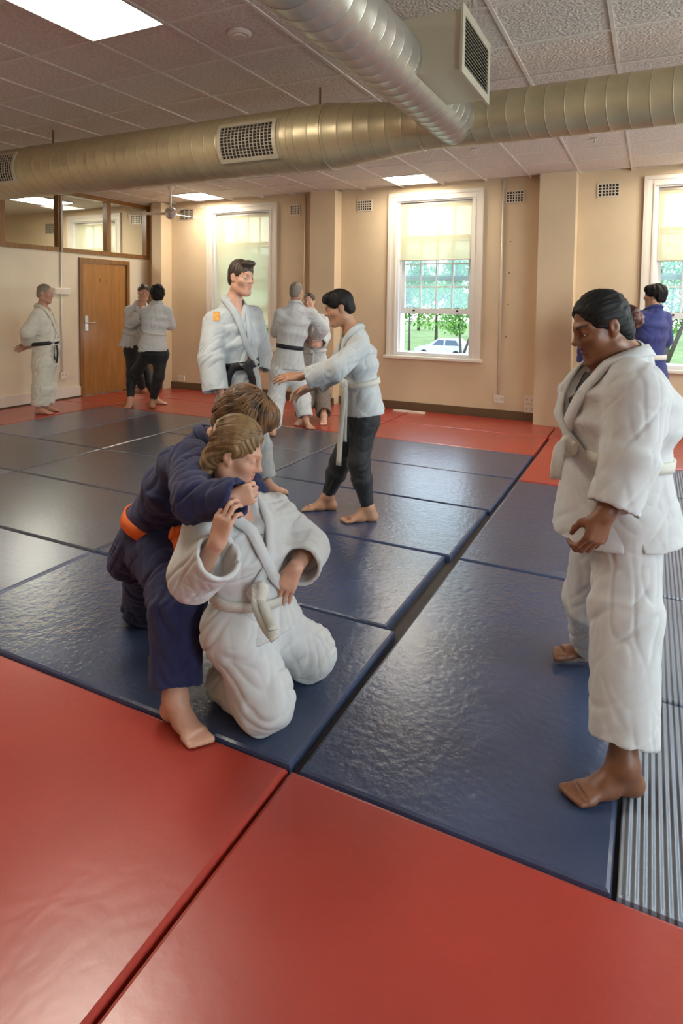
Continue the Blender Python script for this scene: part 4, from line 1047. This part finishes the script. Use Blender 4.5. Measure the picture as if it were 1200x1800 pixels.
# 1 ---- elderly man by the left wall
d = 8.11
K = dict(base=Jz(76,722,0),label='grey-haired elderly man in white judo suit with black belt, hands clasped behind back',front=RT,vox=.013,hs=.245,g=1.12,
 head=px(79,516,d),hf=RT-.12*UP,neck=px(74,541,d),shR=px(66,553,d-.17),shL=px(78,552,d+.17),chest=px(76,572,d),waist=px(82,603,d),hem=px(79,643,d),
 elR=px(48,583,d-.24),wrR=px(47,606,d-.04),elL=px(58,583,d+.26),wrL=px(46,610,d+.08),cuR=px(48,600,d-.08),
 hpR=px(76,640,d-.09),hpL=px(80,640,d+.10),knR=px(74,680,d-.10),knL=px(82,680,d+.12),anR=Jz(70,716,.085),anL=Jz(80,712,.085),toeR=RT-.15*FW,toeL=RT+.1*FW,
 skin='skin_old',hair='buzz',hairm='hair_grey',hamp=.003,jm='gi_warm',ww=(.165,.165),cw=(.185,.138),hw=(.175,.160),sr=(.072,.085,.080),vdepth=.55,
 handR=dict(d=-RT*.8+.5*FW-.15*UP,n=FW,t=-UP,curl=(.7,.7,.4)),handL=dict(d=-RT*.7-.3*FW-.3*UP,n=-FW,t=UP,curl=(.6,.6,.4)),
 tr=dict(m='gi_warm',r=(.125,.118,.108),cut=.10,fold=.012),belt=dict(m='bblack',w=.05,tails=[[px(99,606,d-.10),px(101,620,d-.10),px(99,638,d-.10)],[px(98,606,d-.05),px(96,616,d-.06),px(97,632,d-.06)]]),brow=(.9,.85,.8),seed=1)
PEOPLE['old'] = K
# 2 ---- boy and 3 ---- girl gripping by the door
K = dict(base=Jz(232,712,0),label='smiling dark-haired boy in white jacket and black leggings by the door',front=.55*RT-.83*FW,vox=.013,hs=.245,
 head=px(252,515,8.80),hf=.45*RT-.9*FW,hup=UP+.1*RT,neck=px(247,536,8.85),shR=px(227,545,8.80),shL=px(264,545,8.95),chest=px(244,560,8.88),waist=px(236,586,8.88),hem=px(231,612,8.86),
 elR=px(228,570,8.66),wrR=px(252,558,8.48),elL=px(268,572,8.95),wrL=px(282,566,8.80),
 hpR=px(231,618,8.80),hpL=px(243,618,8.95),knR=px(231,660,8.72),knL=px(258,660,9.0),anR=Jz(229,704,.085),anL=Jz(273,700,.085),toeR=-FW+.1*RT,toeL=RT-.1*FW,
 skin='skin_fair',hair='short',hairm='hair_dark',sr=(.062,.070,.070),handR=dict(d=RT,n=FW,t=UP,curl=(.8,.8,.5)),handL=dict(d=RT,n=-FW,t=UP,curl=(.8,.8,.5)),
 tr=dict(m='black',r=(.088,.064,.050),cut=.14,tight=1,fold=.005),belt=dict(m='bwhite',w=.04,tails=[[px(232,590,8.72),px(231,600,8.71),px(232,612,8.70)]]),cheek=.4,seed=2)
PEOPLE['boyA'] = K
K = dict(base=Jz(268,712,0),label='girl with curly black hair seen from behind, white jacket, black leggings, by the door',front=FW-.25*RT,vox=.013,hs=.235,g=1.05,
 head=px(276,517,8.52),hf=FW-.5*RT,neck=px(275,536,8.50),shR=px(294,547,8.52),shL=px(255,547,8.50),chest=px(274,562,8.50),waist=px(268,585,8.50),hem=px(269,618,8.48),
 elR=px(300,572,8.62),wrR=px(290,566,8.80),elL=px(246,562,8.58),wrL=px(236,556,8.72),
 hpR=px(282,622,8.52),hpL=px(260,622,8.52),knR=px(279,662,8.50),knL=px(240,652,8.62),anR=Jz(268,706,.085),anL=px(251,686,8.86),toeR=FW-.25*RT,toeL=-RT*.6-.9*UP,
 soleL=0.15,skin='skin_tan',hair='curl',hairm='hair_black',flow='curly',hamp=.016,hfr=45,sr=(.064,.070,.068),handR=dict(d=FW,n=-RT,t=UP,curl=(.8,.8,.5)),handL=dict(d=-RT+.4*FW,n=-FW,t=UP,curl=(.8,.8,.5)),
 tr=dict(m='black',r=(.100,.074,.052),cut=.14,tight=1,fold=.005),cw=(.165,.12),hw=(.20,.15),belt=dict(m='bwhite',w=.04,noknot=1),eyes=False,lapel=True,seed=3)
PEOPLE['girlB'] = K
# 5 ---- man from behind and 6 ---- his partner
d = 7.5
K = dict(base=Jz(506,752,0),label='tall man with short grey hair seen from behind, white judo suit and black belt',front=FW+.3*RT,vox=.012,hs=.245,g=1.05,
 head=px(521,514,d),hf=FW+.5*RT-.1*UP,neck=px(518,536,d),shR=px(546,552,d+.02),shL=px(493,553,d-.02),chest=px(516,574,d),waist=px(508,609,d),hem=px(506,648,d),
 elR=px(567,577,d+.12),wrR=px(553,600,d+.36),elL=px(486,582,d+.15),wrL=px(500,575,d+.42),
 hpR=px(521,655,d+.02),hpL=px(492,655,d-.02),knR=px(530,700,d+.0),knL=px(484,705,d-.05),anR=Jz(537,738,.085),anL=Jz(479,752,.085),toeR=RT*.5-.9*FW,toeL=FW-.2*RT,
 skin='skin_old',hair='buzz',hairm='hair_grey',hamp=.003,sr=(.075,.085,.080),cw=(.185,.13),hw=(.215,.16),handR=dict(d=-RT*.5+FW,n=-RT,t=UP,curl=(.8,.8,.5)),handL=dict(d=FW,n=RT,t=UP,curl=(.8,.8,.5)),
 tr=dict(m='gi',r=(.115,.105,.095),cut=.13,fold=.011),belt=dict(m='bblack',w=.052,noknot=1),eyes=False,seed=5)
PEOPLE['back'] = K
K = dict(base=Jz(556,741,0),label='man in taupe trousers peeking over the shoulder of the grey-haired man',front=-FW-.2*RT,vox=.012,hs=.235,
 head=px(543,531,8.02),hf=-FW-.25*RT,neck=px(546,551,8.05),shR=px(526,563,8.02),shL=px(567,563,8.05),chest=px(548,578,8.05),waist=px(551,617,8.05),hem=px(553,648,8.05),
 elR=px(520,590,7.98),wrR=px(526,595,7.80),elL=px(569,590,7.92),wrL=px(562,606,7.72),
 hpR=px(545,655,8.03),hpL=px(562,655,8.05),knR=px(542,697,8.03),knL=px(566,697,8.0),anR=Jz(530,732,.085),anL=Jz(569,731,.085),toeR=-FW-.3*RT,toeL=-FW,
 skin='skin_fair',hair='buzz',hairm='hair_dark',hamp=.003,sr=(.072,.085,.085),handR=dict(d=-FW,n=RT,t=UP,curl=(.8,.8,.5)),handL=dict(d=-FW-.5*RT,n=-RT,t=UP,curl=(.8,.8,.5)),
 tr=dict(m='taupe',r=(.105,.100,.098),cut=.12,fold=.010),belt=dict(m='bwhite',w=.04,tails=[[px(550,620,7.88),px(549,632,7.87),px(549,646,7.86)]]),cheek=.4,lids=False,down=0,seed=6)
PEOPLE['partner'] = K
# 7 ---- stepping teen
fT = -RT*.95-.12*FW
K = dict(base=Jz(605,902,0),label='dark-haired teen in pale jacket and black joggers reaching out both arms',front=fT,vox=.0075,hs=.238,g=.93,
 head=px(596,541,4.32),hf=-RT*.95-.30*UP-.12*FW,neck=px(620,586,4.33),shL=px(630,612,4.19),shR=px(613,603,4.46),chest=px(630,632,4.33),waist=px(636,672,4.33),hem=px(640,728,4.32),
 elL=px(592,647,4.06),wrL=px(526,662,4.10),cuL=px(540,664,4.09),elR=px(586,655,4.46),wrR=px(545,681,4.42),cuR=px(556,676,4.43),
 hpL=px(640,738,4.26),hpR=px(628,738,4.40),knL=px(630,815,4.20),knR=px(598,812,4.40),anL=Jz(647,893,.09),anR=Jz(576,872,.10),toeL=-RT-.18*FW,toeR=-RT-.1*FW,
 skin='skin_tan',hair='teen',hairm='hair_black',hamp=.005,jm='gi_grey',sr=(.068,.074,.072),shr=.055,cw=(.165,.118),ww=(.140,.108),hw=(.180,.143),vdepth=.6,
 handL=dict(d=-RT-.02*UP-.1*FW,n=-UP*.8+FW*.5,t=FW+.3*UP,curl=(.25,.35,.25),spread=.07,thumb=.2),handR=dict(d=-RT*.8-.35*UP,n=-UP*.6-FW*.6,t=-FW+.2*UP,curl=(.35,.45,.3),thumb=.3),
 tr=dict(m='black',r=(.092,.072,.046),cut=.06,tight=1,fold=.007),
 belt=dict(m='bwhite',w=.042,knot=px(606,674,4.24),tails=[[px(606,676,4.22),px(602,720,4.19),px(598,770,4.19),px(595,818,4.20)],[px(608,676,4.24),px(606,715,4.20),px(605,750,4.20),px(605,776,4.20)]],tn=-FW*.8-RT*.5),cheek=.15,lip=(1.0,.7,.66),brow=(.15,.12,.10),seed=7)
PEOPLE['teen'] = K
# 4 ---- tall youth with black belt
K = dict(base=Jz(430,880,0),label='tall brown-haired youth with black belt standing before the left window',front=.72*RT-.69*FW,vox=.0075,hs=.255,g=1.0,
 head=px(424,488,4.60),hf=.74*RT-.66*FW-.10*UP,neck=px(409,533,4.62),shR=px(376,566,4.52),shL=px(445,556,4.78),chest=px(412,588,4.64),waist=px(421,640,4.64),hem=px(421,716,4.64),
 elR=px(371,628,4.43),wrR=px(388,692,4.36),cuR=px(379,688,4.37),elL=px(457,620,4.88),wrL=px(453,660,4.82),cuL=px(454,650,4.83),
 hpR=px(402,725,4.55),hpL=px(440,722,4.74),knR=px(398,815,4.50),knL=px(455,782,4.85),anR=Jz(396,905,.09),anL=Jz(466,845,.09),toeR=.6*RT-.8*FW,toeL=RT-.1*FW,
 skin='skin_fair',hair='quiff',hairm='hair_dark',hamp=.006,jm='gi_grey',sr=(.078,.092,.092),shr=.066,cw=(.180,.118),ww=(.150,.105),hw=(.205,.155),vdepth=.62,lw=.052,
 handR=dict(d=RT*.1-UP,n=RT,t=-FW,curl=(.4,.5,.4)),handL=dict(d=-UP+.1*RT,n=-RT,t=-FW,curl=(.4,.5,.4)),
 tr=dict(m='gi_grey',r=(.105,.092,.088),cut=.10,fold=.010),
 belt=dict(m='bblack',w=.062,off=(0,0,0),tails=[[px(412,644,4.48),px(402,662,4.46),px(399,690,4.46),px(398,716,4.47)],[px(428,640,4.49),px(440,656,4.50),px(445,680,4.52),px(446,706,4.54)]]),badges=[dict(p=px(381,553,4.44),up=UP+.1*RT,w=.045,h=.075)],lip=(1.0,.72,.68),brow=(.50,.40,.32),seed=4,jfold=.008)
PEOPLE['youth'] = K
# 8 ---- woman on the right
dW = 2.15; fW_ = -RT*.95-.18*FW
def woman_jack(Jk,Tn):
    a = px(1117,975,1.93); b = px(1104,900,1.955)
    Jk.ecap(a-UP*.02,b,(.030,.11),(.004,.08),RT*.2+FW,.006,True)
K = dict(base=Jz(1095,1385,0),label='woman with dark hair in a bun, white judo suit, standing in profile at the right',front=fW_,vox=.0058,hs=.243,g=1.18,limb=1.12,
 head=px(1056,574,dW),hf=-RT*.93-.36*UP-.10*FW,neck=px(1097,633,dW+.01),shL=px(1118,684,dW-.17),shR=px(1072,672,dW+.17),chest=px(1085,712,dW),waist=px(1080,797,dW),hem=px(1083,932,dW),
 elL=px(1108,800,1.94),wrL=px(1062,905,1.90),cuL=px(1077,893,1.905),elR=px(1052,800,2.36),wrR=px(1030,880,2.36),
 hpL=px(1102,905,dW-.09),hpR=px(1066,905,dW+.10),knL=px(1098,1065,dW-.14),knR=px(1044,1050,dW+.20),anL=Jz(1095,1345,.09),anR=px(1046,1128,dW+.42),toeL=-RT-.15*FW,toeR=-RT-.05*FW,soleR=(px(1046,1128,dW+.42)[2]-.06),
 skin='skin_dark',hair='bun',hairm='hair_black',flow='back',hamp=.0035,jm='gi',sr=(.082,.084,.078),shr=.080,cw=(.205,.182),ww=(.175,.160),hw=(.225,.212),vdepth=.46,vr=.085,nose=1.5,lw=.052,
 handL=dict(d=-RT*.32-UP*.95-.05*FW,n=FW*.9-RT*.3,t=-RT,curl=((.55,.8,.5),(.5,.75,.5),(.5,.75,.5),(.55,.8,.5)),thumb=.55,spread=.02),handR=dict(d=-UP,n=FW,t=-RT,curl=(.5,.6,.4)),
 tr=dict(m='gi',r=(.108,.106,.102),cut=.14,cutR=.10,fold=.0065,fine=.9),shirt='shirt',shirttail=1,jackfn=woman_jack,
 belt=dict(m='bwhite',w=.040,n=UP+.10*RT,knot=px(1003,785,dW-.06),tails=[[px(1000,780,dW-.07),px(985,786,dW-.09),px(979,810,dW-.10),px(976,842,dW-.10)],[px(1003,787,dW-.02),px(992,795,dW+.02),px(990,815,dW+.05),px(992,838,dW+.06)]],tn=-FW-.2*RT),lip=(.75,.55,.55),brow=(.12,.10,.10),jaw=1.06,seed=8,jfold=.006,bodyres=.75)
PEOPLE['woman'] = K
# 9 ---- kneeling girl in white
dG = 2.27; fG = nrm(.70*RT-.70*FW)
K = dict(base=Jz(440,1200,0),label='kneeling fair girl with sandy hair in white judo suit, held around the neck',front=fG,vox=.0056,hs=.238,g=.98,
 head=px(415,797,dG),hf=RT*.93-.36*UP-.16*FW,hup=UP+.1*RT,neck=px(402,880,dG+.03),shR=px(362,922,dG-.10),shL=px(481,902,dG+.17),chest=px(433,950,dG+.0),waist=px(437,1038,dG-.02),hem=px(452,1105,dG-.03),
 elR=px(338,1015,dG-.17),wrR=px(383,952,dG-.29),cuR=px(385,977,dG-.28),elL=px(540,962,dG+.16),wrL=px(518,1000,dG-.04),cuL=px(527,995,dG+.00),
 hpR=px(412,1105,dG-.08),hpL=px(470,1100,dG+.08),knR=Jz(470,1235,.105),knL=Jz(548,1150,.105),anR=Jz(380,1185,.06),anL=Jz(440,1110,.06),
 skin='skin_fair',hair='back',hairm='hair_blond',flow='wave',hamp=.009,hfr=70,jm='gi',sr=(.075,.084,.080),shr=.066,cw=(.175,.115),ww=(.140,.100),hw=(.185,.145),vdepth=.60,nohem=1,lw=.05,cheek=.55,lip=(.95,.55,.50),brow=(.80,.66,.5),jaw=.97,
 handR=dict(d=UP*.95+RT*.25,n=FW*.8+RT*.5,t=-RT,curl=((.35,.9,.6),(.35,.95,.6),(.40,.95,.6),(.5,1.,.6)),spread=.03,thumb=.6,sc=.92),handL=dict(d=-UP*.8-RT*.40-.35*FW,n=FW*.8-UP*.4,t=-RT*.8+.4*UP,curl=(.4,.45,.3),sc=.88),
 tr=dict(m='gi',r=(.105,.098,.080),cut=.15,fold=.007,fine=1.0),shirt='teal',
 belt=dict(m='bwhite',w=.036,n=UP+.12*RT,knot=px(455,1040,dG-.15),tails=[[px(448,1046,dG-.17),px(452,1070,dG-.20),px(466,1100,dG-.27),px(484,1124,dG-.32)],[px(455,1046,dG-.165),px(462,1062,dG-.19),px(470,1085,dG-.24),px(480,1108,dG-.30)]],tn=-FW*.8+.3*RT+.4*UP),seed=9,jfold=.007,bodyres=.75)
PEOPLE['girl'] = K
# 10 ---- boy in navy behind her
fB = nrm(.85*RT-.25*FW-.55*UP)
K = dict(base=Jz(290,1195,0),label='boy with wavy chestnut hair in navy judo suit and orange belt, holding the girl',front=fB,vox=.0062,hs=.235,g=.98,
 head=px(426,738,2.52),hf=RT*.70-.62*UP-.10*FW,hup=UP*.9+.4*RT,neck=px(365,785,2.56),shR=px(333,812,2.42),shL=px(400,800,2.72),chest=px(333,835,2.56),waist=px(272,920,2.60),hem=px(238,985,2.66),
 elR=px(338,880,2.14),wrR=px(405,880,2.06),cuR=px(420,876,2.05),elL=px(470,920,2.78),wrL=px(486,962,2.55),
 hpR=px(280,965,2.52),hpL=px(262,965,2.68),knR=px(312,1062,2.28),knL=Jz(255,1062,.09),anR=Jz(308,1225,.09),anL=Jz(275,985,.07),toeR=RT*.7-.7*FW,toeL=None,
 skin='skin_fair',hair='wave',hairm='hair_wave',flow='wave',hamp=.014,hfr=55,jm='navy',sr=(.080,.076,.066),shr=.075,cw=(.180,.130),ww=(.150,.120),hw=(.150,.110),vdepth=.7,
 handR=dict(d=RT*.9+.30*UP+.05*FW,n=FW*.9-.2*RT-.2*UP,t=UP,curl=((1.2,1.4,1.),)*4,thumb=.9,sc=.86),handL=dict(d=RT*.6-.4*UP-.4*FW,n=-UP,t=-FW,curl=(.7,.8,.5)),
 tr=dict(m='navy',r=(.110,.098,.092),cut=.10,fold=.011),hemf=nrm(.85*RT-.25*FW),
 belt=dict(m='borange',w=.048,n=nrm(.42*RT+.9*UP),knot=px(310,938,2.44),tails=[[px(308,935,2.43),px(312,950,2.40),px(316,968,2.38)]],tn=-FW),seed=10,jfold=.009,bodyres=.8,lapel=True)
K['jackfn'] = lambda Jk,Tn: Jk.ecap(px(252,935,2.68),px(225,1036,2.74),(.055,.016),(.036,.012),FW+.2*RT,.03)
PEOPLE['navy'] = K
# 11, 12 ---- pair at the far right
d = 6.6
K = dict(base=Jz(1150,780,0),label='black-haired boy in royal blue jacket seen from behind near the right window',front=FW-.55*RT,vox=.011,hs=.24,
 head=px(1150,521,d),hf=-RT*.75+.75*FW,neck=px(1149,545,d),shR=px(1167,559,d+.06),shL=px(1118,559,d-.02),chest=px(1143,578,d),waist=px(1145,627,d),hem=px(1148,672,d),
 elR=px(1168,597,d+.12),wrR=px(1150,600,d+.35),elL=px(1110,592,d+.12),wrL=px(1085,590,d+.25),
 hpR=px(1158,680,d+.02),hpL=px(1138,680,d-.02),knR=px(1158,728,d),knL=px(1136,728,d-.02),anR=Jz(1158,772,.085),anL=Jz(1134,772,.085),toeR=FW-.3*RT,toeL=FW-.5*RT,
 skin='skin_tan',hair='full',hairm='hair_black',hamp=.012,jm='royal',sr=(.075,.080,.080),cw=(.185,.13),handR=dict(d=FW,n=-RT,t=UP),handL=dict(d=-RT,n=FW,t=UP),
 tr=dict(m='royal',r=(.105,.095,.09),fold=.01),belt=dict(m='bwhite',w=.055,noknot=1),eyes=False,seed=11)
PEOPLE['blue'] = K
d = 6.95
K = dict(base=Jz(1050,765,0),label='black-haired partner in blue jacket mostly hidden behind the standing woman',front=RT-.3*FW,vox=.012,hs=.24,
 head=px(1056,527,d),hf=RT-.1*FW,neck=px(1050,550,d),shR=px(1036,567,d-.14),shL=px(1062,565,d+.16),chest=px(1048,585,d),waist=px(1048,632,d),hem=px(1048,672,d),
 elR=px(1028,602,d-.18),wrR=px(1026,640,d-.12),elL=px(1075,595,d+.12),wrL=px(1095,590,d+.05),
 hpR=px(1046,682,d-.06),hpL=px(1052,682,d+.08),knR=px(1042,725,d-.06),knL=px(1054,725,d+.08),anR=Jz(1040,762,.085),anL=Jz(1056,758,.085),toeR=RT,toeL=RT,
 skin='skin_tan',hair='short',hairm='hair_black',jm='royal',handR=dict(d=-UP,n=FW,t=RT),handL=dict(d=RT,n=FW,t=UP),tr=dict(m='royal',r=(.105,.095,.09),fold=.01),belt=dict(m='bwhite',w=.05),eyes=False,seed=12)
PEOPLE['hidden'] = K

def f_wave(L,k,ph): return (L[0]*1.1+.03*math.sin(k*.9+ph),(L[1]+.01)*1.1+.03*math.cos(k*.9+ph),-.055+L[2]*.2)
def f_back(L,k,ph): return (L[0]*.35+.35*math.sin(k*1.2+ph),-1.,-.35-.3*math.cos(k*1.2+ph)-.6*max(0,-L[1]*10))
def seeds_dome(H,n,rs,fl):
    out = []
    for _ in range(n):
        a = rs.uniform(0,6.28); e = rs.uniform(.1,1)**.7; out.append(H(.08*e*math.cos(a),-.01+.095*e*math.sin(a),.05+.10*(1-e*.8)))
    return out
def seeds_line(H,n,rs,fl):
    out = []
    for _ in range(n):
        t = rs.uniform(-1,1); u = rs.uniform(0,1); out.append(H(.085*math.sin(t*1.5),.085*math.cos(t*1.5)*(1-u)-.02*u,.03+.105*math.cos(t*1.5)**.8*(1 if abs(t)<1 else 0)))
    return out
PEOPLE['navy']['locks'] = lambda H,hs,o: hair_locks('hair_locks',H,hs,'hair_wave',o,seeds_dome(H,190,np.random.RandomState(3),1),.0125,13,.0075,f_wave,np.random.RandomState(5),.003)
PEOPLE['girl']['locks'] = lambda H,hs,o: hair_locks('hair_locks',H,hs,'hair_blond',o,seeds_line(H,230,np.random.RandomState(4),1),.0115,11,.0050,f_back,np.random.RandomState(6),.002)
def woman_bun(H,hs,o):
    b = S(); c = H(0,-.118,-.005); b.ell(c,np.array((.040,.036,.044))*H.s,H.R,.01); b.ell(H(.0,-.135,-.02),np.array((.030,.026,.030))*H.s,H.R,.01)
    def dsp(V,N):
        L = H.inv(V); return .006*perlin(L*70)+.004*perlin(L*140)
    shape_obj('hair_bun',b,.005,'hair_red',o,dsp,0)
    pts = []; 
    for k in range(20):
        a = 2*math.pi*k/20; pts.append(H(.030*math.cos(a),-.098-.006*math.sin(a),.004+.034*math.sin(a)))
    MB().tube(pts+[pts[0]],[.0085*(1+.3*math.sin(k*2.4)) for k in range(21)],8).build('hair_tie','hair_black',o,True)
PEOPLE['woman']['locks'] = woman_bun

ONLY = globals().get('ONLY_PEOPLE')
BUILT = {}
for k_, K in PEOPLE.items():
    if ONLY and k_ not in ONLY: continue
    BUILT[k_] = build_person(K)
